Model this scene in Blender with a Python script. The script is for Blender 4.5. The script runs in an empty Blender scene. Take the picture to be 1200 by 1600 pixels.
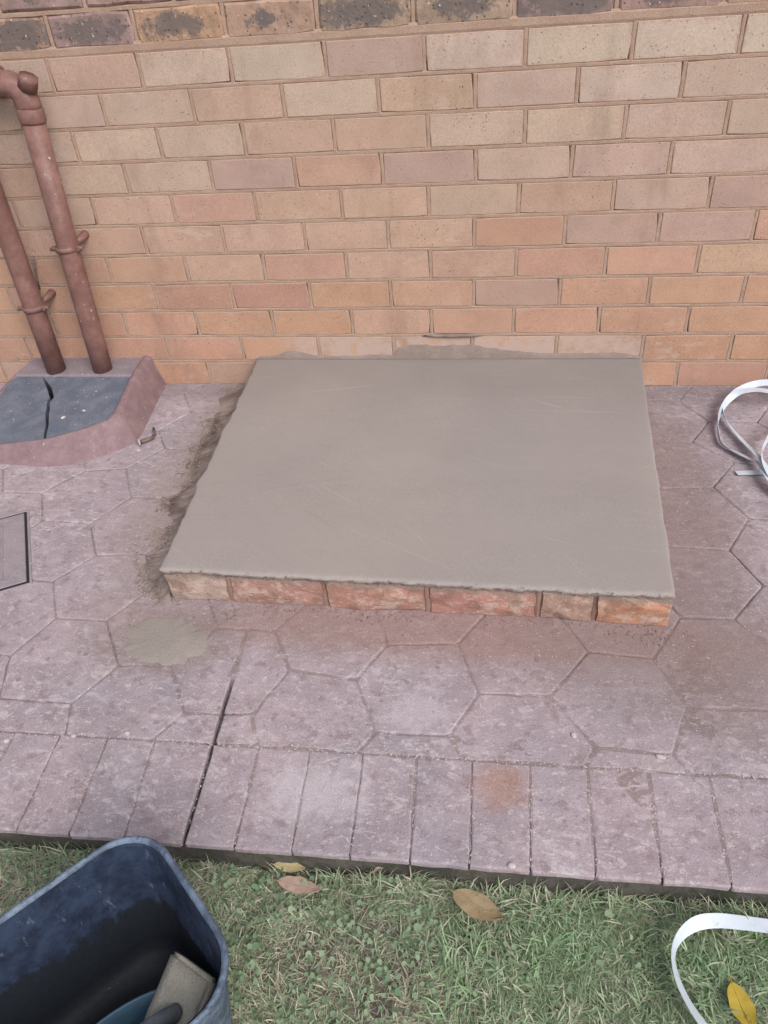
import bpy, bmesh, math, random
import numpy as np
from mathutils import Matrix, Vector, Euler

random.seed(7)
RNG = np.random.default_rng(7)
S = bpy.context.scene
COL = S.collection

# ------------------------------------------------------------------ camera
CAM = np.array([0.0756, -2.0127, 1.0933])
F_PX = 1173.3                      # focal length in pixels of the 1200 x 1600 photograph
PITCH, YAW, ROLL = 0.913339, 0.185459, -0.084708
CM = np.array((Euler((PITCH, 0, 0)).to_matrix()))
_rz = lambda a: np.array([[math.cos(a), -math.sin(a), 0], [math.sin(a), math.cos(a), 0], [0, 0, 1]])
CM = _rz(YAW) @ CM @ _rz(ROLL)
cam = bpy.data.cameras.new('camera')
cam.sensor_fit = 'VERTICAL'; cam.sensor_height = 36.0; cam.sensor_width = 27.0
cam.lens = 36.0 * F_PX / 1600.0
cam.clip_start = 0.02; cam.clip_end = 500
camo = bpy.data.objects.new('camera', cam); COL.objects.link(camo)
mw = Matrix.Identity(4)
for r in range(3):
    for c in range(3): mw[r][c] = CM[r, c]
    mw[r][3] = CAM[r]
camo.matrix_world = mw
S.camera = camo
S.render.resolution_x = 768; S.render.resolution_y = 1024

# ------------------------------------------------------------------ light: bright shade under a thin overcast, a little stronger from the right
SUN_EL, SUN_AZ = math.radians(44), math.radians(38)       # azimuth from the wall normal towards +x
to_sun = Vector((math.cos(SUN_EL) * math.sin(SUN_AZ), -math.cos(SUN_EL) * math.cos(SUN_AZ), math.sin(SUN_EL)))
w = bpy.data.worlds.new('World'); S.world = w; w.use_nodes = True
wn = w.node_tree; bg = wn.nodes['Background']
sky = wn.nodes.new('ShaderNodeTexSky'); sky.sky_type = 'NISHITA'; sky.sun_disc = False
sky.sun_elevation = SUN_EL; sky.sun_rotation = math.atan2(to_sun.x, to_sun.y)
sky.air_density = 1.0; sky.dust_density = 3.0; sky.ozone_density = 1.0
hs = wn.nodes.new('ShaderNodeHueSaturation'); hs.inputs['Saturation'].default_value = 0.45
wn.links.new(sky.outputs[0], hs.inputs['Color']); wn.links.new(hs.outputs[0], bg.inputs[0])
bg.inputs[1].default_value = 0.12
sl = bpy.data.lights.new('sun', 'SUN'); sl.energy = 1.3; sl.angle = math.radians(32); sl.color = (1.0, 0.965, 0.925)
so = bpy.data.objects.new('sun', sl); COL.objects.link(so)
so.rotation_euler = (-to_sun).to_track_quat('-Z', 'Y').to_euler()
so.location = (2, -3, 5)
S.view_settings.view_transform = 'Standard'; S.view_settings.look = 'None'
S.view_settings.exposure = 0.60; S.view_settings.gamma = 1.0
S.view_settings.use_curve_mapping = False

# ------------------------------------------------------------------ helpers
def ray(u, v): return CM @ np.array([(u - 600) / F_PX, -(v - 800) / F_PX, -1.0])
def gnd(u, v, z=0.0):
    d = ray(u, v); return CAM + d * (z - CAM[2]) / d[2]
def wal(u, v, y=0.0):
    d = ray(u, v); return CAM + d * (y - CAM[1]) / d[1]
def lin(r, g, b, k=1.0):
    f = lambda c: ((c / 255 + 0.055) / 1.055) ** 2.4 if c > 10 else c / 255 / 12.92
    return (f(r) * k, f(g) * k, f(b) * k, 1.0)

def mesh(name, v, f, smooth=False):
    me = bpy.data.meshes.new(name); me.from_pydata([tuple(map(float, p)) for p in v], [], f); me.update()
    if smooth:
        me.polygons.foreach_set('use_smooth', [True] * len(me.polygons))
    return me
def add(name, me, mat=None, parent=None):
    o = bpy.data.objects.new(name, me); COL.objects.link(o)
    if mat is not None and me is not None and len(me.materials) == 0: me.materials.append(mat)
    if parent is not None: o.parent = parent
    return o
def tag(o, label=None, cat=None, group=None, kind=None):
    if label: o['label'] = label
    if cat: o['category'] = cat
    if group: o['group'] = group
    if kind: o['kind'] = kind
    return o
def empty(name, loc, label, cat, group=None):
    o = bpy.data.objects.new(name, None); COL.objects.link(o); o.location = loc; o.empty_display_size = .05
    return tag(o, label, cat, group)
def child(name, v, f, mat, parent, smooth=False):
    """mesh given in world coordinates, stored relative to its parent's location"""
    o = add(name, None if v is None else mesh(name, np.array(v, float) - np.array(parent.location if parent.parent is None else parent.location + parent.parent.location), f, smooth), mat, parent)
    return o
# cheap value noise for geometry
_perm = RNG.random((64, 64))
def vn(x, y, s=1.0, seed=0):
    x = np.asarray(x, float) * s + 17.3 * seed; y = np.asarray(y, float) * s + 9.1 * seed
    xi = np.floor(x).astype(int); yi = np.floor(y).astype(int); fx = x - xi; fy = y - yi
    fx = fx * fx * (3 - 2 * fx); fy = fy * fy * (3 - 2 * fy)
    g = lambda a, b: _perm[a % 64, b % 64]
    return (g(xi, yi) * (1 - fx) + g(xi + 1, yi) * fx) * (1 - fy) + (g(xi, yi + 1) * (1 - fx) + g(xi + 1, yi + 1) * fx) * fy
def fbm(x, y, s=1.0, o=4, seed=0):
    r = 0; a = .5; t = 0
    for i in range(o):
        r = r + a * vn(x, y, s * 2 ** i, seed + i * 3); t += a; a *= .55
    return r / t

# ------------------------------------------------------------------ material helper
class MT:
    def __init__(s, name, rough=0.85, spec=0.3):
        s.m = bpy.data.materials.new(name); s.m.use_nodes = True; s.t = s.m.node_tree
        s.b = s.t.nodes['Principled BSDF']; s.b.inputs['Roughness'].default_value = rough
        s.b.inputs['Specular IOR Level'].default_value = spec
    def n(s, typ, props=None, **ins):
        nd = s.t.nodes.new(typ)
        for k, v in (props or {}).items(): setattr(nd, k, v)
        for k, v in ins.items():
            key = int(k[1:]) if k[0] == 'i' and k[1:].isdigit() else k.replace('_', ' ')
            s.set(nd.inputs[key], v)
        return nd
    def set(s, sock, v):
        if isinstance(v, bpy.types.NodeSocket): s.t.links.new(v, sock)
        else: sock.default_value = v
    def pos(s): return s.n('ShaderNodeNewGeometry').outputs['Position']
    def obj(s): return s.n('ShaderNodeTexCoord').outputs['Object']
    def oinfo(s): return s.n('ShaderNodeObjectInfo')
    def noise(s, vec, scale, detail=4, rough=.55, dist=0):
        return s.n('ShaderNodeTexNoise', Vector=vec, Scale=scale, Detail=detail, Roughness=rough, Distortion=dist).outputs['Fac']
    def vor(s, vec, scale, out='Distance', feature='F1', rnd=1.0):
        return s.n('ShaderNodeTexVoronoi', {'feature': feature}, Vector=vec, Scale=scale, Randomness=rnd).outputs[out]
    def math(s, op, a, b=0.0, clamp=False):
        return s.n('ShaderNodeMath', {'operation': op, 'use_clamp': clamp}, i0=a, i1=b).outputs[0]
    def rng(s, v, a, b, c=0.0, d=1.0):
        return s.n('ShaderNodeMapRange', {'interpolation_type': 'SMOOTHSTEP'}, Value=v, From_Min=a, From_Max=b, To_Min=c, To_Max=d).outputs[0]
    def mix(s, fac, a, b, mode='MIX'):
        nd = s.t.nodes.new('ShaderNodeMix'); nd.data_type = 'RGBA'; nd.blend_type = mode
        s.set(nd.inputs[0], fac); s.set(nd.inputs[6], a); s.set(nd.inputs[7], b); return nd.outputs[2]
    def vadd(s, a, b): return s.n('ShaderNodeVectorMath', {'operation': 'ADD'}, i0=a, i1=b).outputs[0]
    def vmul(s, a, b): return s.n('ShaderNodeVectorMath', {'operation': 'MULTIPLY'}, i0=a, i1=b).outputs[0]
    def sep(s, v): return s.n('ShaderNodeSeparateXYZ', i0=v).outputs
    def scale(s, col, k): return s.mix(1.0, col, s.n('ShaderNodeCombineColor', i0=k, i1=k, i2=k).outputs[0], 'MULTIPLY')
    def blob(s, vec, cx, cy, rx, ry, soft=.5, nz=.6, scale=14, seed=0.0):
        """0..1 mask of an irregular stain on the ground"""
        x, y, z = s.sep(vec)
        dx = s.math('DIVIDE', s.math('SUBTRACT', x, cx), rx); dy = s.math('DIVIDE', s.math('SUBTRACT', y, cy), ry)
        d = s.math('SQRT', s.math('ADD', s.math('MULTIPLY', dx, dx), s.math('MULTIPLY', dy, dy)))
        nn = s.noise(s.vadd(vec, (seed, seed * 2, 0)), scale, 9, .74)
        d = s.math('ADD', d, s.math('MULTIPLY', s.math('SUBTRACT', nn, .5), nz * 2))
        return s.rng(d, 1 - soft, 1 + soft, 1.0, 0.0)
    def col(s, c): s.set(s.b.inputs['Base Color'], c); return s
    def rough(s, c): s.set(s.b.inputs['Roughness'], c); return s
    def bump(s, h, strength=.5, dist=.002):
        b = s.n('ShaderNodeBump', Strength=strength, Distance=dist, Height=h); s.t.links.new(b.outputs[0], s.b.inputs['Normal']); return s

# ------------------------------------------------------------------ materials
KW = 0.76; K = 0.80          # albedo relative to the colour read off the photograph
def mat_brick():
    m = MT('brick_smooth', .9, .2); oi = m.oinfo()
    p = m.vadd(m.pos(), m.vmul(m.n('ShaderNodeCombineXYZ', i0=oi.outputs['Random'], i1=oi.outputs['Random'], i2=oi.outputs['Random']).outputs[0], (7.3, 3.1, 5.7)))
    c = oi.outputs['Color']
    big = m.noise(p, 9, 4, .6); c = m.scale(c, m.rng(big, .25, .75, .91, 1.08))
    hue = m.noise(m.vadd(p, (3, 1, 2)), 14, 3, .5)
    c = m.mix(m.rng(hue, .5, .75, 0, .22), c, lin(186, 146, 130, KW))
    c = m.mix(m.rng(hue, .45, .2, 0, .22), c, lin(194, 174, 156, KW))
    fine = m.noise(p, 300, 4, .8); c = m.scale(c, m.rng(fine, .25, .75, .80, 1.18))
    ox, oy_, oz = m.sep(m.obj())
    ed = m.math('MINIMUM', m.math('SUBTRACT', .1112, m.math('ABSOLUTE', ox)), m.math('SUBTRACT', .0365, m.math('ABSOLUTE', oz)))
    ed = m.math('ADD', ed, m.math('MULTIPLY', m.math('SUBTRACT', m.noise(p, 48, 5, .7), .60), .026))
    c = m.mix(m.rng(ed, .0012, -.0008, 0, .75), c, lin(192, 163, 145, KW))
    sm = m.math('MULTIPLY', m.rng(m.noise(m.vmul(p, (1, 1, 2.2)), 13, 7, .76), .53, .66), m.rng(oi.outputs['Random'], .1, 1.0, .1, .65))
    c = m.mix(sm, c, lin(206, 184, 168, KW))
    stn = m.rng(m.noise(m.vadd(m.vmul(m.pos(), (1, 1, .35)), (4, 0, 0)), 6, 6, .7), .52, .70, 0, .38)
    c = m.mix(stn, c, lin(150, 122, 108, KW))
    # pits and dark iron specks, in some bricks many
    sp = m.vor(p, 120); cell = m.noise(p, 7, 2, .5)
    spr = m.math('MULTIPLY', m.rng(sp, .12, .20, 1, 0), m.rng(m.noise(p, 45, 3, .6), .48, .58, 0, 1))
    speck = m.math('MULTIPLY', spr, m.rng(oi.outputs['Random'], .15, .8, .35, 1.0))
    c = m.mix(speck, c, lin(96, 82, 74, K))
    # lime and mortar flecks splashed low on the wall
    x, y, z = m.sep(m.pos())
    fl = m.math('MULTIPLY', m.rng(m.noise(m.pos(), 120, 3, .7), .63, .69), m.rng(z, .42, .12, 0, .85))
    fl = m.math('MULTIPLY', fl, m.rng(m.noise(m.pos(), 7, 3, .6), .42, .6))
    c = m.mix(fl, c, lin(226, 205, 192, K))
    # pale mortar film wiped over the course above the plinth
    film = m.math('MULTIPLY', m.rng(z, .168, .15, 0, 1), m.rng(m.noise(m.pos(), 22, 6, .7), .36, .56, 0, .85))
    film = m.math('MULTIPLY', film, m.rng(x, -.60, -.50)); film = m.math('MULTIPLY', film, m.rng(x, .50, .44))
    c = m.mix(film, c, lin(196, 174, 164, K))
    m.col(c)
    h = m.math('ADD', m.math('MULTIPLY', fine, .5), m.math('ADD', m.math('MULTIPLY', m.noise(p, 90, 3, .6), .6), m.math('MULTIPLY', spr, -1.2)))
    m.bump(h, .5, .0012); return m.m
def mat_face_brick():
    m = MT('brick_rough', .88, .3); oi = m.oinfo(); o = m.obj()
    r3 = m.vmul(m.n('ShaderNodeCombineXYZ', i0=oi.outputs['Random'], i1=oi.outputs['Random'], i2=oi.outputs['Random']).outputs[0], (17.3, 13.1, 5.7))
    p = m.vadd(m.pos(), r3)
    c = oi.outputs['Color']
    c = m.scale(c, m.rng(m.noise(p, 18, 4, .6), .25, .75, .75, 1.2))
    x, y, z = m.sep(o)
    dx = m.math('DIVIDE', x, .088); dz = m.math('DIVIDE', z, .028)
    d = m.math('SQRT', m.math('ADD', m.math('MULTIPLY', dx, dx), m.math('MULTIPLY', dz, dz)))
    d = m.math('ADD', d, m.math('MULTIPLY', m.math('SUBTRACT', m.noise(p, 34, 8, .78), .5), 4.2))
    d = m.math('ADD', d, m.rng(oi.outputs['Random'], 0, 1, -.25, .55))
    burn = m.rng(d, .75, 1.30, 1, 0)
    c = m.mix(m.math('MULTIPLY', burn, .88), c, m.mix(m.noise(p, 16, 2), lin(96, 92, 96, K), lin(134, 118, 110, K)))
    pit = m.rng(m.vor(p, 70), .12, .2, 1, 0)
    c = m.mix(m.math('MULTIPLY', pit, .6), c, lin(88, 80, 78, K))
    wf = m.rng(m.noise(p, 110, 2, .5), .70, .75)
    c = m.mix(wf, c, lin(225, 215, 200, K))
    m.col(c)
    h = m.math('ADD', m.noise(p, 55, 5, .7), m.math('MULTIPLY', pit, -.5)); m.bump(h, .9, .004); return m.m
def mat_mortar(name, c0, c1, dust=None):
    m = MT(name, .95, .15); p = m.pos()
    c = m.mix(m.rng(m.noise(p, 16, 5, .65), .3, .7), c0, c1)
    fine = m.noise(p, 420, 3, .7); c = m.scale(c, m.rng(fine, .2, .8, .78, 1.18))
    m.col(c); m.bump(m.math('ADD', fine, m.noise(p, 120, 3, .6)), .6, .002); return m.m
def mat_paver(name, base=(180, 164, 170)):
    m = MT(name, .9, .25); oi = m.oinfo(); p = m.pos()
    c = m.mix(m.rng(m.noise(p, 2.3, 3, .6), .35, .65), lin(*base, K), lin(base[0] - 14, base[1] - 8, base[2] - 6, K))
    c = m.mix(m.rng(oi.outputs['Random'], 0, 1, 0, .30), c, lin(172, 153, 157, K))
    c = m.scale(c, m.rng(m.noise(p, 11, 6, .7), .25, .75, .84, 1.14))
    # pale bloom and scuffed streaks where the cement skin has worn
    st = m.noise(m.vmul(p, (1.0, 1.9, 1.0)), 26, 6, .72, .8)
    bl = m.math('MULTIPLY', m.rng(st, .50, .62), m.rng(m.noise(p, 5.2, 5, .65), .36, .60, .10, 1.0))
    c = m.mix(m.math('MULTIPLY', bl, .72), c, lin(205, 195, 199, K))
    st2 = m.noise(m.vadd(m.vmul(p, (1.0, 1.5, 1.0)), (5, 3, 1)), 75, 4, .7, .5)
    c = m.mix(m.rng(st2, .55, .65, 0, .72), c, lin(208, 196, 196, K))
    st3 = m.noise(m.vadd(p, (8, 2, 1)), 34, 5, .7)
    c = m.mix(m.rng(st3, .54, .64, 0, .60), c, lin(146, 127, 131, K))
    # the big pale patches and the rust coloured one on the edging
    c = m.mix(m.math('MULTIPLY', m.blob(p, -.205, -1.365, .080, .048, .45, 1.7, 30), .80), c, lin(200, 190, 196, K))
    c = m.mix(m.math('MULTIPLY', m.blob(p, -.05, -1.185, .050, .042, .45, 1.7, 34, 3.), .7), c, lin(196, 184, 192, K))
    c = m.mix(m.math('MULTIPLY', m.blob(p, .098, -1.325, .040, .036, .65, 1.5, 32, 1.), .62), c, lin(172, 132, 112, K))
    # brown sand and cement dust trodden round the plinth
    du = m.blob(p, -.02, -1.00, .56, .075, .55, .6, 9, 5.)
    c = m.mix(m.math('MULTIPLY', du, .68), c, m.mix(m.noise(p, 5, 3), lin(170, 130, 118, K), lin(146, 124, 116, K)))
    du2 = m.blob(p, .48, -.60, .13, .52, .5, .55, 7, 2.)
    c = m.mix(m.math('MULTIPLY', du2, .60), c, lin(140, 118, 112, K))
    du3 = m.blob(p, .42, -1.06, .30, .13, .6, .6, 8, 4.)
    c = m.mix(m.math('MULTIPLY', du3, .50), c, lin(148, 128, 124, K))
    du4 = m.blob(p, -.70, -.45, .11, .52, .5, .7, 9, 6.)
    c = m.mix(m.math('MULTIPLY', du4, .55), c, lin(158, 142, 134, K))
    du5 = m.blob(p, -.57, -1.06, .15, .085, .35, .75, 12, 7.)
    c = m.mix(m.math('MULTIPLY', du5, .55), c, lin(146, 128, 122, K))
    foot_band = m.blob(p, -.05, -.04, 1.3, .07, .5, .8, 10, 8.)  # darker band on the paving along the foot of the wall
    c = m.mix(m.math('MULTIPLY', foot_band, .45), c, lin(124, 110, 110, K))
    # dried drip marks
    v = m.n('ShaderNodeTexVoronoi', Vector=m.vadd(p, m.vmul(m.n('ShaderNodeTexNoise', Vector=p, Scale=60.).outputs['Color'], (.004, .004, 0))), Scale=55., Randomness=1.0)
    rr, gg, bb = m.sep(v.outputs['Color'])
    spot = m.math('MULTIPLY', m.rng(m.math('ADD', v.outputs['Distance'], m.math('MULTIPLY', gg, .25)), .30, .36, 1, 0), m.rng(rr, .74, .76))
    spot = m.math('MULTIPLY', spot, m.rng(m.noise(p, 5.5, 2, .5), .50, .56))
    c = m.mix(m.math('MULTIPLY', spot, .42), c, lin(116, 100, 108, K))
    fine = m.noise(p, 420, 4, .8); c = m.scale(c, m.rng(fine, .25, .75, .74, 1.22))
    pit = m.math('MULTIPLY', m.rng(m.vor(p, 230), .12, .2, 1, 0), m.rng(m.noise(p, 40, 2), .5, .6))
    c = m.mix(m.math('MULTIPLY', pit, .55), c, lin(98, 86, 88, K))
    wh = m.rng(m.noise(m.vadd(p, (2, 7, 0)), 190, 2, .5), .69, .75)
    c = m.mix(m.math('MULTIPLY', wh, .75), c, lin(226, 218, 216, K))
    m.col(c)
    h = m.math('ADD', m.math('MULTIPLY', m.noise(p, 28, 5, .65), 1.6), m.math('ADD', m.math('MULTIPLY', fine, .35), m.math('ADD', m.math('MULTIPLY', st2, .7), m.math('MULTIPLY', pit, -.5))))
    m.bump(h, .55, .0026); return m.m
def mat_cement():
    m = MT('fresh_cement', .8, .3); p = m.pos()
    c = m.mix(m.rng(m.noise(p, 1.6, 3, .5), .3, .7), lin(169, 158, 153, K), lin(163, 155, 152, K))
    x, y, z = m.sep(p)
    # the damp band that has not dried yet, along the wall
    d = m.math('ADD', y, m.math('MULTIPLY', m.math('SUBTRACT', m.noise(p, 3.2, 4, .6), .5), .35))
    c = m.mix(m.rng(d, -.45, .02, 0, .45), c, lin(136, 130, 128, K))
    # drying unevenly, trowel arcs, pinholes
    c = m.scale(c, m.rng(m.noise(m.vadd(p, (3, 3, 0)), 5, 5, .6), .3, .7, .97, 1.03))
    for cx_, cy_, sd in ((-.9, -1.5, 0.), (.7, .6, 5.), (.2, -2.6, 9.)):
        dx_ = m.math('SUBTRACT', x, cx_); dy_ = m.math('SUBTRACT', y, cy_)
        rr_ = m.math('SQRT', m.math('ADD', m.math('MULTIPLY', dx_, dx_), m.math('MULTIPLY', dy_, dy_))); an_ = m.math('ARCTAN2', dy_, dx_)
        pv_ = m.n('ShaderNodeCombineXYZ', i0=m.math('MULTIPLY', rr_, 70.), i1=m.math('MULTIPLY', an_, 3.5), i2=sd).outputs[0]
        arc = m.noise(pv_, 1.0, 4, .65)
        c = m.mix(m.rng(arc, .62, .72, 0, .20), c, lin(204, 194, 186, K)); c = m.mix(m.rng(arc, .36, .27, 0, .16), c, lin(120, 112, 108, K))
    ph = m.math('MULTIPLY', m.rng(m.vor(p, 130), .06, .10, 1, 0), m.rng(m.noise(p, 16, 3, .6), .55, .62))
    c = m.mix(m.math('MULTIPLY', ph, .6), c, lin(96, 88, 84, K))
    # trowel sweeps
    tr = m.noise(m.vmul(m.vadd(p, (0, 0, 0)), (1.6, 9., 1.)), 5, 5, .6, .6)
    c = m.scale(c, m.rng(tr, .3, .7, .988, 1.012))
    wv = m.n('ShaderNodeTexNoise', Vector=m.vmul(p, (2.0, 60., 1.)), Scale=3., Detail=3.).outputs['Fac']
    c = m.mix(m.rng(wv, .68, .74, 0, .16), c, lin(200, 190, 182, K))
    fine = m.noise(p, 480, 4, .8); c = m.scale(c, m.rng(fine, .25, .75, .80, 1.16))
    c = m.mix(m.rng(z, .0835, .078, 0, .55), c, m.mix(m.noise(p, 60, 3), lin(158, 132, 120, K), lin(136, 122, 116, K)))   # mottled, darker and browner below the top edge
    m.col(c); m.rough(m.rng(d, -.42, -.03, .82, .62))
    m.bump(m.math('ADD', m.math('MULTIPLY', fine, .35), m.math('ADD', m.math('MULTIPLY', tr, .35), m.math('MULTIPLY', m.noise(p, 24, 3, .5), .5))), .30, .002); return m.m
def mat_plinth_brick():
    m = MT('plinth_brick', .92, .2); oi = m.oinfo(); p = m.vadd(m.pos(), (1, 2, 3)); c = oi.outputs['Color']
    c = m.scale(c, m.rng(m.noise(p, 26, 4, .6), .25, .75, .8, 1.15))
    c = m.mix(m.rng(m.noise(m.vmul(p, (1, 1, 1.6)), 30, 5, .7), .49, .58, 0, .80), c, lin(206, 182, 170, K))
    c = m.mix(m.rng(m.noise(m.vadd(p, (4, 4, 4)), 22, 6, .7), .50, .62, 0, .7), c, lin(150, 122, 110, K))
    zz = m.sep(m.pos())[2]
    c = m.mix(m.rng(m.math('ADD', zz, m.math('MULTIPLY', m.math('SUBTRACT', m.noise(p, 40, 5, .7), .5), .04)), .060, .070, 0, .8), c, lin(160, 142, 132, K))
    fine = m.noise(p, 380, 3, .7); c = m.scale(c, m.rng(fine, .2, .8, .82, 1.15))
    m.col(c); m.bump(m.math('ADD', fine, m.math('MULTIPLY', m.noise(p, 60, 4, .65), 1.5)), .7, .003); return m.m
def mat_paint(name, c0, c1, rough=.45):
    m = MT(name, rough, .4); p = m.pos()
    c = m.mix(m.rng(m.noise(p, 22, 5, .65), .35, .7), c0, c1)
    c = m.scale(c, m.rng(m.noise(p, 160, 3, .6), .2, .8, .9, 1.1))
    fl = m.rng(m.noise(p, 95, 2, .5), .715, .75); c = m.mix(m.math('MULTIPLY', fl, .8), c, lin(214, 200, 196, K))
    m.col(c); m.bump(m.noise(p, 90, 4, .6), .35, .0015); m.rough(m.rng(m.noise(p, 30, 3), .3, .7, rough - .08, rough + .2)); return m.m
def mat_simple(name, c0, c1, rough=.6, scale=30, bump=.3, spec=.4, fleck=None):
    m = MT(name, rough, spec); p = m.obj()
    c = m.mix(m.rng(m.noise(p, scale, 5, .65), .3, .7), c0, c1)
    if fleck: c = m.mix(m.rng(m.noise(p, fleck[0], 4, .65), fleck[1], fleck[1] + .06, 0, .9), c, fleck[2])
    m.col(c)
    if bump: m.bump(m.noise(p, scale * 5, 4, .6), bump, .0015)
    return m.m
def mat_soil():
    m = MT('soil', 1.0, .1); p = m.pos()
    c = m.mix(m.rng(m.noise(p, 30, 5, .7), .3, .7), (.14, .125, .10, 1), (.24, .21, .175, 1))
    c = m.mix(m.rng(m.noise(p, 7, 4, .6), .55, .7, 0, .5), c, (.05, .062, .032, 1))
    m.col(c); m.bump(m.noise(p, 160, 5, .7), .9, .006); return m.m
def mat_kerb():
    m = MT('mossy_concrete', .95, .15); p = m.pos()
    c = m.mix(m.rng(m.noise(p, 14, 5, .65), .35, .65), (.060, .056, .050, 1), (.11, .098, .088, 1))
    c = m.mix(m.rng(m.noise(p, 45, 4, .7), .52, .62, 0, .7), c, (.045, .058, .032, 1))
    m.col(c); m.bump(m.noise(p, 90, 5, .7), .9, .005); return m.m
def mat_attr(name, rough=.65, trans=0.0):
    m = MT(name, rough, .35); a = m.n('ShaderNodeAttribute', {'attribute_name': 'col'}).outputs['Color']
    m.col(a)
    if trans:
        tb = m.n('ShaderNodeBsdfTranslucent', Color=a); ms = m.n('ShaderNodeMixShader', i0=trans)
        m.t.links.new(m.b.outputs[0], ms.inputs[1]); m.t.links.new(tb.outputs[0], ms.inputs[2])
        m.t.links.new(ms.outputs[0], m.t.nodes['Material Output'].inputs[0])
    return m.m

M_BRICK = mat_brick(); M_FACE = mat_face_brick()
M_MORTAR = mat_mortar('wall_mortar', lin(186, 156, 138, KW), lin(198, 170, 152, KW))
M_JOINT = mat_mortar('joint_sand', lin(120, 104, 100, K), lin(158, 142, 138, K))
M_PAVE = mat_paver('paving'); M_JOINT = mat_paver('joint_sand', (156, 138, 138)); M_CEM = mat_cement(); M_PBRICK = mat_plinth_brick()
M_ROUGHM = mat_mortar('rough_mortar', lin(122, 106, 100, K), lin(170, 154, 147, K))
M_SMEAR = mat_mortar('mortar_smear', lin(150, 134, 126, K), lin(164, 148, 140, K))
M_SPLAT = mat_mortar('mortar_splat', lin(160, 150, 143, K), lin(168, 158, 151, K))
M_PIPE = mat_paint('brown_paint', lin(126, 90, 84, K), lin(148, 111, 102, K), .5)
M_GULLY = mat_paint('brown_kerb_paint', lin(136, 111, 115, K), lin(153, 128, 130, K), .65)
M_GREY = mat_paint('grey_cement_paint', lin(100, 106, 120, K), lin(120, 124, 136, K), .75)
M_LEDGE = mat_paint('lilac_cement', lin(140, 128, 136, K), lin(152, 140, 146, K), .75)
M_DARK = mat_simple('dark_gap', (.012, .012, .014, 1), (.02, .02, .022, 1), .9, 40, 0)
M_SOIL = mat_soil(); M_KERB = mat_kerb()

# ------------------------------------------------------------------ ground
PZ = 0.004                    # paving level where it meets the wall
GZ = -0.052                   # soil level of the lawn
KB = lambda x: -1.4600 + 0.0185 * (x)          # front edge of the paving
L1 = lambda x: -1.2815 + 0.0172 * (x)          # line between hexagons and edging
xs = np.concatenate([[-90, -30, -8, -3.2], np.linspace(-2.0, 1.6, 150), [3.0, 8, 30, 90]])
ys = np.concatenate([[-90, -30, -8, -3.5], np.linspace(-2.35, -1.40, 70), [-1.3, 0.5, 8, 30, 90]])
X, Y = np.meshgrid(xs, ys)
def ground_z(x, y):
    k_ = np.clip((np.hypot(x + .384, y + 1.746) - .17) / .05, 0, 1)
    return GZ + k_ * ((fbm(x, y, 14, 4, 2) - .5) * .030 + (fbm(x, y, 70, 2, 5) - .5) * .008)
near = (np.abs(X) < 2.1) & (Y < -1.35) & (Y > -2.4)
Z = np.where(near, ground_z(X, Y), np.where(Y > -1.39, -.10, GZ))
nx = len(xs); ny = len(ys)
fc = [(j * nx + i, j * nx + i + 1, (j + 1) * nx + i + 1, (j + 1) * nx + i) for j in range(ny - 1) for i in range(nx - 1)]
ground = add('ground', mesh('ground', np.stack([X.ravel(), Y.ravel(), Z.ravel()], 1), fc, True), M_SOIL)
tag(ground, 'brown soil under the lawn in front of the paving', None, kind='structure')

# ------------------------------------------------------------------ pavement: base with sand-filled joints, hexagons, edging
XL, XR = -2.6, 2.0
gx = np.concatenate([np.linspace(XL, -1.35, 12)[:-1], np.linspace(-1.35, 1.0, 260), np.linspace(1.0, XR, 10)[1:]])
gv = np.linspace(0, 1, 150)
GX, GV = np.meshgrid(gx, gv)
GY = 0.02 + (KB(GX) + .006 - 0.02) * GV
fill = fbm(GX, GY, 5, 3, 11)
GZZ = PZ - .0014 - .0011 * np.clip((-.60 - GX) / .08, 0, 1) - .0008 * np.clip((GX - .5) / .06, 0, 1) + np.clip((fill - .50) * .012, -.0016, .0012) + (fbm(GX, GY, 60, 2, 4) - .5) * .0012
slitx = lambda y: -0.411 + (y + 1.006) * (-0.058)
SL = (np.abs(GX - slitx(GY)) < .0125) & (GY < -1.150)
dust_x = np.clip((GX + .15) / .25, 0, 1) * np.clip((-.93 - GY) / .05, 0, 1) * np.clip((fbm(GX, GY, 9, 3, 61) - .34) * 5, 0, 1) * np.clip((GY + 1.275) / .02, 0, 1)
GZZ = GZZ + .0014 * dust_x
GZZ = np.minimum(GZZ, PZ - .0003)
GZZ = np.where(SL, PZ - .035, GZZ)
n2 = len(gx); m2 = len(gv)
pv = np.stack([GX.ravel(), GY.ravel(), GZZ.ravel()], 1).tolist()
pf = [(j * n2 + i, j * n2 + i + 1, (j + 1) * n2 + i + 1, (j + 1) * n2 + i)[::-1] for j in range(m2 - 1) for i in range(n2 - 1)]
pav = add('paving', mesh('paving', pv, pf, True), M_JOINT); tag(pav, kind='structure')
# mossy concrete face of the paving's front edge
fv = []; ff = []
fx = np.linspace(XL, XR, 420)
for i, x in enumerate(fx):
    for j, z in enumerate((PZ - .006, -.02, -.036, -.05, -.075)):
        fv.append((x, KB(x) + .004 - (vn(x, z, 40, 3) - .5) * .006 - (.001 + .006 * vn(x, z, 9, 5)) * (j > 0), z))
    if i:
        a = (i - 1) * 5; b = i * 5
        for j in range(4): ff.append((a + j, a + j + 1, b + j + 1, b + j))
add('kerb_face', mesh('kerb_face', fv, ff, True), M_KERB, pav)

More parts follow.
